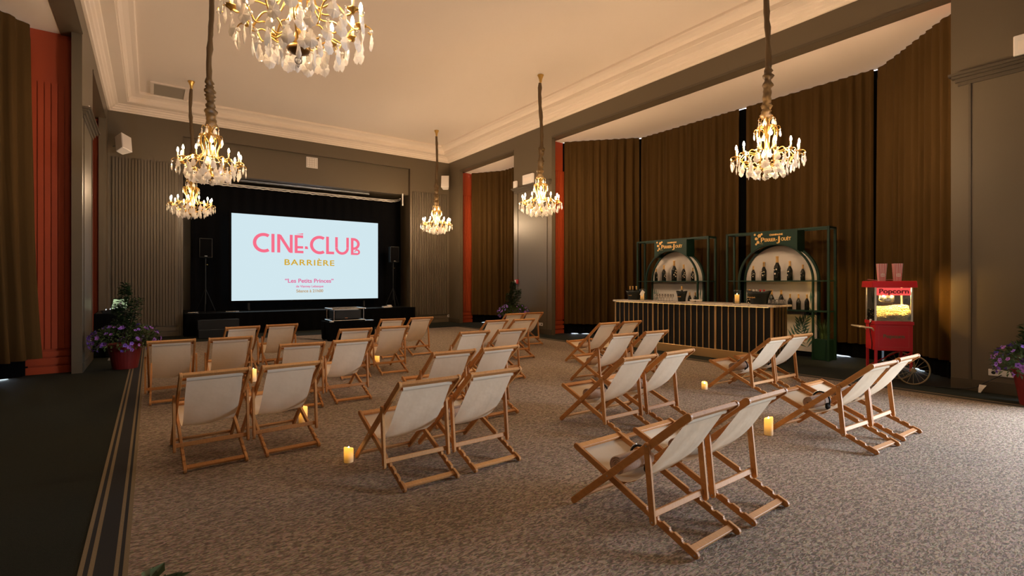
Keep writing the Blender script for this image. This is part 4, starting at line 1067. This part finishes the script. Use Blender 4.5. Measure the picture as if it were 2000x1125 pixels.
for i in range(6):
    for j in range(2):
        t = link('wine_glass', me_gl, None, (9.62 + 0.09 * j, 7.57 - i * 0.078, BZ))
        tag(t, 'clear stemmed glass, %s from left in the %s row beside the small bucket' % (ORD[i], ('front', 'rear')[j]), 'glass', 'stemmed glasses on the bar')
b = MB(); b.lathe([(0.030, 0), (0.034, 0.085)], 14); me_tu = b.mesh('tumbler', m_glassware, True)
tr = MB(); tr.box(-0.10, 0.10, -0.19, 0.19, 0, 0.012); tr.bevel(0.004, 1)
tag(tr.build('tray', m_blackp, None, loc=(9.80, 4.90, BZ)), 'black tray holding tumblers at the right end of the bar', 'tray')
for i in range(5):
    for j in range(2):
        tag(link('tumbler', me_tu, None, (9.76 + 0.078 * j, 5.05 - i * 0.075, BZ + 0.0125)), 'clear tumbler, %s from left in the %s row of the black tray' % (ORD[i], ('front', 'rear')[j]), 'glass', 'tumblers on the tray')
for y, nm in ((6.60, 'left'), (6.45, 'right')):
    b = MB(); b.lathe([(0.035, 0), (0.06, 0.02), (0.073, 0.055), (0.068, 0.055), (0.055, 0.022), (0.01, 0.012)], 22)
    tag(b.build('bowl', m_bowl, None, smooth=True, loc=(9.66, y, BZ)), '%s of the two white bowls side by side on the bar' % nm, 'bowl', 'white bowls on the bar')

# grass plant in a dark green box beside the nearer shelf
t = thing('potted_grass', 'grassy plant in a dark green box inside the nearer arched shelf', 'plant', (10.96, 4.49, 0))
b = MB(); b.box(-0.13, 0.13, -0.13, 0.13, 0, 0.42); b.bevel(0.008, 1); b.build('planter_box', m_green, t)
b = MB(); rnd = random.Random(5)
for i in range(110):
    a = rnd.random() * 2 * PI; r0 = rnd.random() * 0.09; L = 0.25 + rnd.random() * 0.22; sp = 0.03 + rnd.random() * 0.12
    p = [(r0 * math.cos(a) + sp * u * u * math.cos(a) * 1.0, r0 * math.sin(a) + sp * u * u * math.sin(a), 0.42 + L * u - 0.06 * u ** 3) for u in (0, 0.35, 0.7, 1)]
    w2 = 0.006; dx, dy = -math.sin(a) * w2, math.cos(a) * w2
    b.grid([[(x - dx * q, y - dy * q, z) for (x, y, z), q in zip(p, (1, 1, 0.8, 0.1))], [(x + dx * q, y + dy * q, z) for (x, y, z), q in zip(p, (1, 1, 0.8, 0.1))]])
f = b.build('grass_blades', m_leaf2, t, fix=False); f['kind'] = 'stuff'

# ------------------------------------------------------------------ popcorn cart
CA = math.atan2(0.788, -0.616) - PI / 2        # local +y = from wheel end to handle end
cart = thing('popcorn_cart', 'red popcorn cart with glass case and spoked wheels beside the bar', 'popcorn cart', (9.40, 2.61, 0), CA)
# local frame: y along the cart (handle at +y), -x faces the camera side... see below
LW, DP = 0.50, 0.36
FX = lambda d: d           # depth away from the visible front
# After rotation local +x points to the room's bay side (away from the camera)
b = MB(); b.box(0.0, DP, 0.0, LW, 0.50, 0.93); b.bevel(0.006, 1); b.build('body', m_red, cart)
b = MB(); b.box(-0.012, DP + 0.012, -0.012, LW + 0.012, 0.90, 0.955); b.bevel(0.006, 1); b.build('tray_rim', m_red, cart)
b = MB(); b.prism([(-0.045, 1.475), (DP + 0.045, 1.475), (DP + 0.02, 1.575), (-0.02, 1.575)], -0.045, LW + 0.045, axis='y'); b.bevel(0.01, 2); b.build('canopy', m_red, cart)
for x in (0.012, DP - 0.012):
    for y in (0.012, LW - 0.012):
        b = MB(); b.box(x - 0.011, x + 0.011, y - 0.011, y + 0.011, 0.955, 1.476); b.build('corner_post', m_alu, cart)
for (x0, x1, y0, y1) in ((0.006, 0.009, 0.024, LW - 0.024), (DP - 0.009, DP - 0.006, 0.024, LW - 0.024), (0.024, DP - 0.024, LW - 0.009, LW - 0.006), (0.024, DP - 0.024, 0.006, 0.009)):
    b = MB(); b.box(x0, x1, y0, y1, 0.957, 1.474); b.build('glass_pane', m_glass, cart)
b = MB(); b.box(0.0, 0.004, 0.026, LW - 0.026, 1.355, 1.47); sg = b.build('sign_panel', m_redlit, cart)
MF = R(-PI / 2, 'Z') @ R(PI / 2, 'X')
text_mesh('lettering', 'Popcorn', 0.10, m_darkred, sg, T((-0.002, LW / 2, 1.385)) @ MF, 0.39, ext=0.002, bold=0.003)
text_mesh('lettering', 'Popcorn', 0.075, principled('tarnished_gold_print', (0.14, 0.075, 0.02), 0.5), cart, T((-0.002, LW / 2, 0.70)) @ MF, 0.28, ext=0.002, bold=0.003)
b = MB()
for (z0, z1, y0, y1) in ((0.555, 0.558, 0.05, LW - 0.05), (0.872, 0.875, 0.05, LW - 0.05), (0.555, 0.875, 0.05, 0.053), (0.555, 0.875, LW - 0.053, LW - 0.05)):
    b.box(-0.0015, 0.001, y0, y1, z0, z1)
b.build('pinstripe', principled('dull_gold_line', (0.35, 0.06, 0.03), 0.5), cart)
for x in (0.02, DP - 0.02):
    b = MB(); b.box(x - 0.016, x + 0.016, LW - 0.036, LW - 0.004, 0.0, 0.51); b.build('leg', m_red, cart)
    b = MB(); b.box(x - 0.014, x + 0.014, 0.005, 0.035, 0.20, 0.51); b.build('axle_strut', m_red, cart)
    b = MB(); b.tube([(x, LW - 0.03, 0.22), (x, 0.03, 0.47)], 0.009, 6); b.build('brace', m_red, cart)
b = MB(); b.tube([(-0.07, 0.02, 0.215), (DP + 0.07, 0.02, 0.215)], 0.012, 8); b.build('axle', m_alu, cart)
for x in (-0.055, DP + 0.055):
    MW = T((x, 0.02, 0.225)) @ R(PI / 2, 'Y')
    b = MB(); b.torus((0, 0, 0), 0.212, 0.011, 40, 8, MW); wl = b.build('wheel', m_wheel, cart, smooth=True)
    b = MB(); b.lathe([(0.03, -0.022), (0.034, 0), (0.03, 0.022)], 14, MW); b.build('hub', m_wheel, wl)
    b = MB()
    for k in range(16):
        a = 2 * PI * k / 16; b.tube([(0.03 * math.cos(a), 0.03 * math.sin(a), 0.006 * (-1) ** k), (0.205 * math.cos(a), 0.205 * math.sin(a), 0)], 0.0028, 5, MW)
    b.build('spokes', m_wheel, wl)
b = MB()
for x in (0.03, DP - 0.03): b.tube([(x, LW, 0.80), (x, LW + 0.03, 0.845), (x, LW + 0.20, 0.862)], 0.012, 8)
b.tube([(0.01, LW + 0.20, 0.862), (DP - 0.01, LW + 0.20, 0.862)], 0.013, 8)
b.build('push_handle', m_ivory, cart, smooth=True)
b = MB(); b.lathe([(0.085, 1.24), (0.10, 1.25), (0.10, 1.36), (0.04, 1.38)], 20, T((DP * 0.55, LW * 0.55, 0))); b.tube([(DP * 0.55, LW * 0.55, 1.37), (DP * 0.55, LW * 0.55, 1.475)], 0.012, 8); b.build('kettle', m_silver, cart, smooth=True)
b = MB(); b.ico((0.07, LW * 0.84, 1.43), 0.022, 2); b.ico((0.07, LW * 0.16, 1.43), 0.022, 2); b.build('lamp', m_warm, cart)
b = MB(); b.tube([(x, y, z) for x, y, z in bez([(0.05, LW - 0.03, 1.45), (0.08, LW - 0.10, 1.38), (0.07, LW - 0.08, 1.28), (0.14, LW - 0.14, 1.26)], 5)], 0.005, 6); b.build('lamp_cable', m_ivory, cart)
b = MB(); b.tube(bez([(0.06, LW + 0.004, 0.945), (0.14, LW + 0.02, 0.90), (0.13, LW + 0.015, 0.75), (0.09, LW + 0.01, 0.62), (0.10, LW + 0.008, 0.50)], 6), 0.006, 6); b.build('power_cord', m_blackp, cart)
b = MB(); b.box(0.11, 0.16, LW, LW + 0.015, 0.925, 0.975); b.build('socket_plate', m_white, cart)
# popcorn heap: nobody could count the kernels
b = MB(); rnd = random.Random(9)
def heap(x, y): return 0.965 + 0.21 * min(1.0, (max(x, 0.0) + 0.015) / 0.13) ** 0.7 + 0.03 * math.sin(y * 9 + 0.6) * math.sin(x * 8 + 1.0) - (0.10 if x > DP * 0.7 else 0) * (x - DP * 0.7) / 0.1
rows = [[(0.016 + (DP - 0.032) * i / 10, 0.016 + (LW - 0.032) * j / 14, heap(0.016 + (DP - 0.032) * i / 10, 0.016 + (LW - 0.032) * j / 14) - 0.008) for i in range(11)] for j in range(15)]
b.grid(rows)
for (xx, nn) in ((0.014, 0), (0.0, 1)):
    pass
b.box(0.12, DP - 0.022, 0.022, LW - 0.022, 0.957, 1.10); b.box(0.02, DP - 0.02, 0.02, LW - 0.02, 0.957, 0.975)
def kern(x, y, z):
    for q in range(2):
        b.ico((x + rnd.uniform(-.004, .004), y + rnd.uniform(-.004, .004), z + rnd.uniform(-.004, .004)), rnd.uniform(0.0075, 0.0125), 1, (1, rnd.uniform(0.7, 1.2), rnd.uniform(0.7, 1.1)))
for i in range(700):
    x, y = rnd.uniform(0.02, DP - 0.02), rnd.uniform(0.02, LW - 0.02); kern(x, y, heap(x, y))
for i in range(60):
    y = rnd.uniform(0.02, LW - 0.02); kern(0.021, y, rnd.uniform(0.965, heap(0.02, y)))
for i in range(260):
    x = rnd.uniform(0.02, DP - 0.02); kern(x, LW - 0.021, rnd.uniform(0.965, heap(x, LW - 0.02)))
po_ = b.build('popcorn', m_popcorn, None, loc=cart.location, rot=(0, 0, CA)); tag(po_, 'heap of yellow popcorn filling the glass case of the red cart', 'popcorn', kind='stuff')
# two striped paper boxes on the canopy
def popbox(yl, label):
    c, s = math.cos(CA), math.sin(CA); x, y = 0.14, yl
    t = thing('popcorn_box', label, 'popcorn box', (9.40 + c * x - s * y, 2.61 + s * x + c * y, 1.576), CA, 'striped popcorn boxes on the cart')
    w0, w1, d0, d1, h = 0.042, 0.058, 0.035, 0.045, 0.27
    b = MB()
    lo = [(-d0, -w0, 0), (d0, -w0, 0), (d0, w0, 0), (-d0, w0, 0)]; hi = [(-d1, -w1, h), (d1, -w1, h), (d1, w1, h), (-d1, w1, h)]
    V = [b.bm.verts.new(p) for p in lo + hi]
    for q in ((0, 1, 5, 4), (1, 2, 6, 5), (2, 3, 7, 6), (3, 0, 4, 7), (3, 2, 1, 0)): b.bm.faces.new([V[i] for i in q])
    b.build('carton', m_stripe_w, t)
    b = MB()
    for k in range(5):
        u0, u1 = -0.9 + k * 0.40, -0.9 + k * 0.40 + 0.20
        for sx in (-1, 1):
            e = 0.001 * sx
            b.grid([[(sx * d0 + e, u0 * w0, 0.002), (sx * d0 + e, u1 * w0, 0.002)], [(sx * d1 + e, u0 * w1, h), (sx * d1 + e, u1 * w1, h)]])
            b.grid([[(u0 * d0, sx * w0 + e, 0.002), (u1 * d0, sx * w0 + e, 0.002)], [(u0 * d1, sx * w1 + e, h), (u1 * d1, sx * w1 + e, h)]])
    b.build('red_stripes', m_stripe_r, t, fix=False)
    b = MB(); b.lathe([(0.034, 0), (0.034, 0.002)], 20, T((-0.0425, 0, 0.09)) @ R(-PI / 2 - 0.037, 'Y') @ Matrix.Diagonal((0.8, 1.0, 1, 1))); lb = b.build('round_label', m_stripe_w, t)
    text_mesh('lettering', 'POPCORN', 0.016, m_stripe_r, lb, T((-0.0458, 0, 0.086)) @ MF, 0.05, ext=0.0005)
popbox(0.36, 'red and white striped popcorn box on the cart roof, left one')
popbox(0.15, 'red and white striped popcorn box on the cart roof, right one')
c, s = math.cos(CA), math.sin(CA)
b = MB(); b.tube(bez([(0.03, 0.55, 1.0), (0.04, 0.40, 0.985), (0.05, 0.22, 0.995), (0.05, 0.15, 0.98)], 6), [0.005] * 18 + [0.014], 6)
for v in b.bm.verts: v.co.z = v.co.z - 0.975 + 0.60 * 0
sc_ = b.build('scoop', m_silver, None, loc=(9.40 + c * 0.12, 2.61 + s * 0.12, 1.576), rot=(0, 0, CA)); tag(sc_, 'thin metal scoop lying on the cart roof behind the boxes', 'scoop')
b = MB(); b.tube(bez([(9.5, 2.75, 0.01), (9.45, 2.45, 0.006), (9.5, 2.2, 0.006), (9.50, 1.95, 0.05), (9.52, 1.80, 0.16), (9.56, 1.66, 0.27)], 8), 0.006, 6)
tag(b.build('extension_cord', m_blackp), 'black power cord running from the popcorn cart to the wall socket', 'cord')

# ------------------------------------------------------------------ potted petunias
def petal_mesh(mat):
    bm = bmesh.new(); n = 10; c = bm.verts.new((0, 0, -0.018)); r1 = []; r2 = []
    for i in range(n):
        a = 2 * PI * i / n; k = 1.0 if i % 2 == 0 else 0.80
        r1.append(bm.verts.new((0.010 * math.cos(a), 0.010 * math.sin(a), -0.002))); r2.append(bm.verts.new((0.030 * k * math.cos(a), 0.030 * k * math.sin(a), 0.006 - 0.006 * (i % 2))))
    for i in range(n):
        j = (i + 1) % n; bm.faces.new((c, r1[i], r1[j])); bm.faces.new((r1[i], r2[i], r2[j], r1[j]))
    me = bpy.data.meshes.new('flower'); bm.to_mesh(me); bm.free(); me.materials.append(mat); return me
me_pet = [petal_mesh(m_petal), petal_mesh(m_petal2)]
def leaf(b, p, d, L, w):
    d = Vector(d).normalized(); s = d.cross(Vector((0.2, 0.1, 1)));
    if s.length < 0.01: s = Vector((1, 0, 0))
    s.normalize(); p = Vector(p); n = s.cross(d) * (0.15 * L)
    v = [b.bm.verts.new(q) for q in (p, p + d * L * 0.5 + s * w + n, p + d * L, p + d * L * 0.5 - s * w + n)]
    b.bm.faces.new(v)
def plant(x, y, r0, r1, h, label, seed, nfl=55, spread=1.0, tree=0.75, squash=1.0, sc=1.0, lean=(0, 0)):
    rnd = random.Random(seed)
    t = thing('potted_petunia', label, 'potted plant', (x, y, 0), 0, 'red pots of violet flowers')
    b = MB(); b.lathe([(r0, 0), (r0 * 1.02, 0.02), (r1, h - 0.05), (r1 * 1.04, h - 0.045), (r1 * 1.04, h), (r1 * 0.96, h), (r1 * 0.94, h - 0.03), (0.02, h - 0.035)], 28); b.build('pot', m_pot, t, smooth=False)
    b = MB(); b.lathe([(0.02, h - 0.034), (r1 * 0.935, h - 0.029)], 20); b.build('soil', m_soil, t)
    RX = r1 * 1.55 * spread
    def dome(k=1.0):
        a = rnd.random() * 2 * PI; e = -0.55 + rnd.random() * 1.6; e = max(-0.6, min(1.25, e))
        d = Vector((math.cos(a) * math.cos(e), math.sin(a) * math.cos(e), math.sin(e)))
        return Vector((d.x * RX * k, d.y * RX * k, h + 0.06 + d.z * 0.24 * squash * k)), d
    b = MB()
    for i in range(900):
        p, d = dome(0.55 + 0.42 * rnd.random())
        if p.z < h and (p.x ** 2 + p.y ** 2) < (r1 * 1.08) ** 2: p.z = h + 0.02 + rnd.random() * 0.08
        leaf(b, p, d + Vector((rnd.uniform(-.8, .8), rnd.uniform(-.8, .8), rnd.uniform(-.8, .8))), 0.055 + rnd.random() * 0.03, 0.016)
    f = b.build('foliage', m_leaf2, t, fix=False)
    for i in range(nfl):
        p, d = dome(1.0)
        if p.z < h and (p.x ** 2 + p.y ** 2) < (r1 * 1.1) ** 2: p.z = h + 0.05
        dd = d + Vector((rnd.uniform(-.4, .4), rnd.uniform(-.4, .4), rnd.uniform(-.2, .5)))
        o = link('flower', me_pet[0 if rnd.random() < 0.6 else 1], t, p, dd.to_track_quat('Z', 'Y').to_euler()); s = sc * rnd.uniform(0.8, 1.25); o.scale = (s, s, s)
    if tree:
        top = h + tree
        b = MB(); lx, ly = lean
        stems = [((0, 0, h - 0.04), (lx * 0.5, ly * 0.5, h + tree * 0.5), (lx, ly, top - 0.05)), ((0.02, 0, h - 0.04), (0.10, -0.03, h + tree * 0.4), (0.19, -0.05, h + tree * 0.72)), ((-0.02, 0.02, h - 0.04), (-0.08, 0.06, h + tree * 0.35), (-0.10, 0.10, h + tree * 0.6))]
        for s in stems: b.tube(bez(s, 5), 0.008, 6)
        sh = b.build('shrub_stem', m_stem, t)
        b = MB()
        for i in range(1250):
            s = stems[0 if rnd.random() < 0.6 else (1 if rnd.random() < 0.5 else 2)]; u = 0.25 + 0.75 * rnd.random()
            q = bez(s, 8); c0 = q[int(u * (len(q) - 1))]
            rr = (0.15 * (1 - u) + 0.045); a = rnd.random() * 2 * PI
            p = c0 + Vector((rr * math.cos(a) * rnd.random(), rr * math.sin(a) * rnd.random(), rnd.uniform(-.04, .05)))
            leaf(b, p, (math.cos(a), math.sin(a), rnd.uniform(-.2, .6)), 0.055 + 0.025 * rnd.random(), 0.020)
        b.build('shrub_leaves', m_leaf, t, fix=False)
    return t
plant(-0.38, 11.48, 0.185, 0.255, 0.45, 'red pot of violet petunias and a small shrub beside the left pilaster', 11, 98, spread=1.35, tree=1.12, squash=1.25, sc=1.2)
plant(9.02, 12.45, 0.20, 0.28, 0.58, 'red pot of violet petunias and a small shrub before the call point pillar', 12, 90, spread=1.15, tree=1.02, squash=1.1, sc=1.2)
plant(9.06, 1.22, 0.185, 0.255, 0.47, 'red pot of violet petunias at the right edge by the wall socket', 13, 98, spread=1.14, tree=0.85, squash=1.2, sc=1.15)
plant(-0.02, 1.69, 0.15, 0.20, 0.375, 'potted petunia peeping in at the lower left edge near the camera', 15, 40, spread=0.6, tree=0.35, squash=0.6)

# ------------------------------------------------------------------ console table with laptop behind the left pot
t = thing('console_table', 'console table under black cloth behind the left flower pot', 'table', (-0.62, 14.15, 0))
b = MB(); b.box(-0.32, 0.30, -0.75, 0.75, 0.88, 0.91); b.bevel(0.006, 1); b.build('tabletop', m_blackp, t)
b = MB()
rows = []
for z, k in ((0.9, 0), (0.5, 0.5), (0.01, 1.0)):
    row = []
    for i in range(160):
        a = 2 * PI * i / 160; c0, s0 = math.cos(a), math.sin(a); q = max(abs(c0) / 0.33, abs(s0) / 0.77); g_ = 1 + k * 0.03 * math.sin(a * 21)
        row.append((c0 / q * g_ - 0.01, s0 / q * g_, z))
    rows.append(row)
b.grid(rows, closed=True); b.build('tablecloth', m_black, t)
lp = thing('laptop', 'open laptop showing a green picture on the console table', 'laptop', (-0.66, 13.95, 0.912), -0.75)
b = MB(); b.box(-0.18, 0.18, -0.12, 0.12, 0, 0.018); b.bevel(0.004, 1); b.build('base', m_blackp, lp)
ML = T((0, 0.12, 0.018)) @ R(-0.22, 'X')
b = MB(); b.box(-0.19, 0.19, -0.006, 0.006, 0.0, 0.27, ML); ld = b.build('lid', m_blackp, lp)
b = MB(); b.box(-0.175, 0.175, -0.009, -0.0065, 0.02, 0.255, ML); b.build('display', m_lapscr, ld)
b = MB(); b.prism([(-0.06, 0.03), (0.10, 0.03), (0.07, 0.12), (0.03, 0.20), (-0.02, 0.18), (-0.03, 0.10)], -0.011, -0.009, ML, axis='y'); b.build('picture', emission('display_picture', (0.55, 0.5, 0.42), 0.5), ld)
mxr = thing('mixing_desk', 'small dark mixing desk with pale knobs on the console table', 'mixing desk', (-0.66, 13.55, 0.912))
b = MB(); b.prism([(-0.16, 0), (0.16, 0), (0.16, 0.10), (-0.16, 0.05)], -0.14, 0.14, axis='y'); b.bevel(0.004, 1); b.build('case', m_blackp, mxr)
for i in range(4):
    for j in range(3):
        b = MB(); b.lathe([(0.012, 0), (0.010, 0.02)], 8, T((-0.11 + 0.07 * i, -0.09 + 0.08 * j, 0.063 + 0.0115 * i))); b.build('knob', m_silver, mxr)
b = MB(); b.tube(bez([(0.0, 0, 0), (0.02, -0.02, 0.12), (0.06, -0.05, 0.2), (0.10, -0.08, 0.17)], 6), 0.006, 6); lm = b.build('lamp_neck', m_silver, None, loc=(-0.72, 13.85, 0.912))
lm.name = 'gooseneck_lamp'; tag(lm, 'thin silver gooseneck lamp standing on the console table', 'lamp')
b = MB(); b.grid([[(-0.70 + 0.25 * i, 12.75 + 0.22 * j, 0.004 + 0.004 * ((i + j) % 2)) for i in range(3)] for j in range(3)]); 
tag(b.build('floor_sheet', principled('grey_sheet', (0.22, 0.23, 0.23), 0.8), None, fix=False), 'grey sheet on the floor beside the left flower pot', 'sheet')

# ------------------------------------------------------------------ fittings on walls and ceiling
def wall_speaker(loc, rot, label):
    t = thing('wall_speaker', label, 'loudspeaker', loc, 0, 'white loudspeakers in the back corners'); t.rotation_euler = rot
    b = MB(); b.prism([(-0.15, -0.13), (0.15, -0.13), (0.10, 0.13), (-0.10, 0.13)], -0.24, 0.24); b.bevel(0.015, 2); b.build('cabinet', m_white, t)
    b = MB(); b.box(-0.135, 0.135, -0.138, -0.130, -0.22, 0.22); b.build('grille', principled('pale_grille', (0.62, 0.56, 0.52), 0.6), t)
    b = MB(); b.tube([(0, 0.13, 0.0), (0, 0.30, 0.05)], 0.018, 8); b.build('bracket', m_silver, t)
wall_speaker((-0.62, 17.15, 5.30), (-0.35, 0.25, 0.75), 'white wall loudspeaker tilted in the back left corner above the slats')
wall_speaker((9.28, 17.30, 5.43), (-0.2, 0.0, -0.62), 'white wall loudspeaker in the back right corner under the cornice')
t = thing('ceiling_vent', 'rectangular mesh air vent in the ceiling near the left corner', 'vent', (0.40, 16.42, ZT))
b = MB()
for x0, x1, y0, y1 in ((-0.42, -0.34, -0.60, 0.60), (0.34, 0.42, -0.60, 0.60), (-0.34, 0.34, -0.60, -0.52), (-0.34, 0.34, 0.52, 0.60)): b.box(x0, x1, y0, y1, -0.03, 0)
b.build('frame', m_ceil, t)
b = MB(); b.box(-0.34, 0.34, -0.52, 0.52, -0.018, -0.01); b.build('mesh_grille', m_vent, t)
t = thing('wall_vent', 'square white grid vent on the wall above the screen', 'vent', (4.42, YB + 0.14, 5.61))
b = MB(); b.box(-0.185, 0.185, -0.02, 0, -0.18, 0.18); b.build('frame', m_white, t)
b = MB()
for k in range(5): 
    b.box(-0.16, 0.16, -0.028, -0.02, -0.15 + k * 0.072, -0.15 + k * 0.072 + 0.012); b.box(-0.16 + k * 0.077, -0.16 + k * 0.077 + 0.012, -0.028, -0.02, -0.15, 0.15)
b.build('grid_bars', principled('vent_bars', (0.55, 0.47, 0.42), 0.6), t)
def emergency(y, z, label, w2, h2):
    t = thing('emergency_light', label, 'emergency light', (XR, y, z), 0, 'white emergency lights on the right pilasters')
    b = MB(); b.box(-0.08, -0.0, -w2, w2, -h2, h2); b.bevel(0.02, 3); b.build('housing', m_white, t)
    b = MB(); b.box(-0.084, -0.078, -w2 * 0.7, w2 * 0.7, -h2 * 0.45, h2 * 0.35); b.build('diffuser', m_stripe_w, t)
emergency(12.38, 4.78, 'white emergency light on the cornice above the call point', 0.26, 0.15)
emergency(1.38, 4.76, 'white emergency light on the cornice at the right edge', 0.16, 0.14)
b = MB(); b.box(XR - 0.07, XR, 12.98, 13.15, 4.59, 4.83); b.bevel(0.015, 2); tag(b.build('alarm_sounder', m_white), 'small white box on the cornice left of the emergency light', 'alarm')
b = MB(); b.lathe([(0.06, 0), (0.07, 0.02), (0.05, 0.05), (0.01, 0.06)], 16, T((XL, 12.2, 4.72)) @ R(PI / 2, 'Y') @ Matrix.Diagonal((2.0, 1, 1, 1))); tag(b.build('wall_lamp', m_white), 'white oval wall light above the left pilaster cornice', 'wall light')
t = thing('fire_call_point', 'small red fire call point on the right pillar above the flower pot', 'call point', (XR, 13.02, 1.58))
b = MB(); b.box(-0.05, 0, -0.07, 0.07, -0.07, 0.07); b.bevel(0.008, 1); b.build('housing', m_redbox, t)
b = MB(); b.box(-0.053, -0.049, -0.0, 0.06, -0.05, 0.05); b.build('label_plate', m_white, t)
def socket(loc, wx, label, n, face='x'):
    t = thing('wall_socket', label, 'socket', loc, 0, 'white wall sockets')
    b = MB()
    if face == 'x': b.box(-0.018, 0, -wx, wx, -0.045, 0.045)
    elif face == 'y': b.box(-wx, wx, -0.018, 0, -0.045, 0.045)
    else: b.box(0, 0.018, -wx, wx, -0.045, 0.045)
    b.bevel(0.004, 1); b.build('plate', m_white, t)
    for k in range(n):
        q = (-wx + wx / n) + 2 * wx / n * k
        b = MB(); M = T((-0.0185, q, 0)) @ R(-PI / 2, 'Y') if face == 'x' else (T((q, -0.0185, 0)) @ R(PI / 2, 'X') if face == 'y' else T((0.0185, q, 0)) @ R(PI / 2, 'Y'))
        b.lathe([(0.024, 0), (0.022, 0.002)], 14, M); b.build('outlet', m_blackp if k % 2 == 0 else m_white, t)
socket((XR, 11.80, 0.29), 0.09, 'white wall socket low on the call point pillar', 2)
socket((XR, 1.64, 0.29), 0.16, 'long white wall socket low on the near right wall with plug', 3)
socket((9.56, YB, 0.235), 0.045, 'small white wall socket low in the back right corner', 1, 'y')
socket((XL, 12.7, 0.42), 0.06, 'white wall socket low on the left pilaster', 2, 'l')
b = MB(); b.grid([[(9.47, 1.885, 0.0), (9.47, 1.86, 0.0)], [(9.48, 1.885, 0.06), (9.47, 1.83, 0.06)], [(9.50, 1.88, 0.11), (9.49, 1.80, 0.11)]])
tag(b.build('paper_scrap', m_paper, fix=False), 'curled white paper scrap standing on floor by the near wall socket', 'paper')
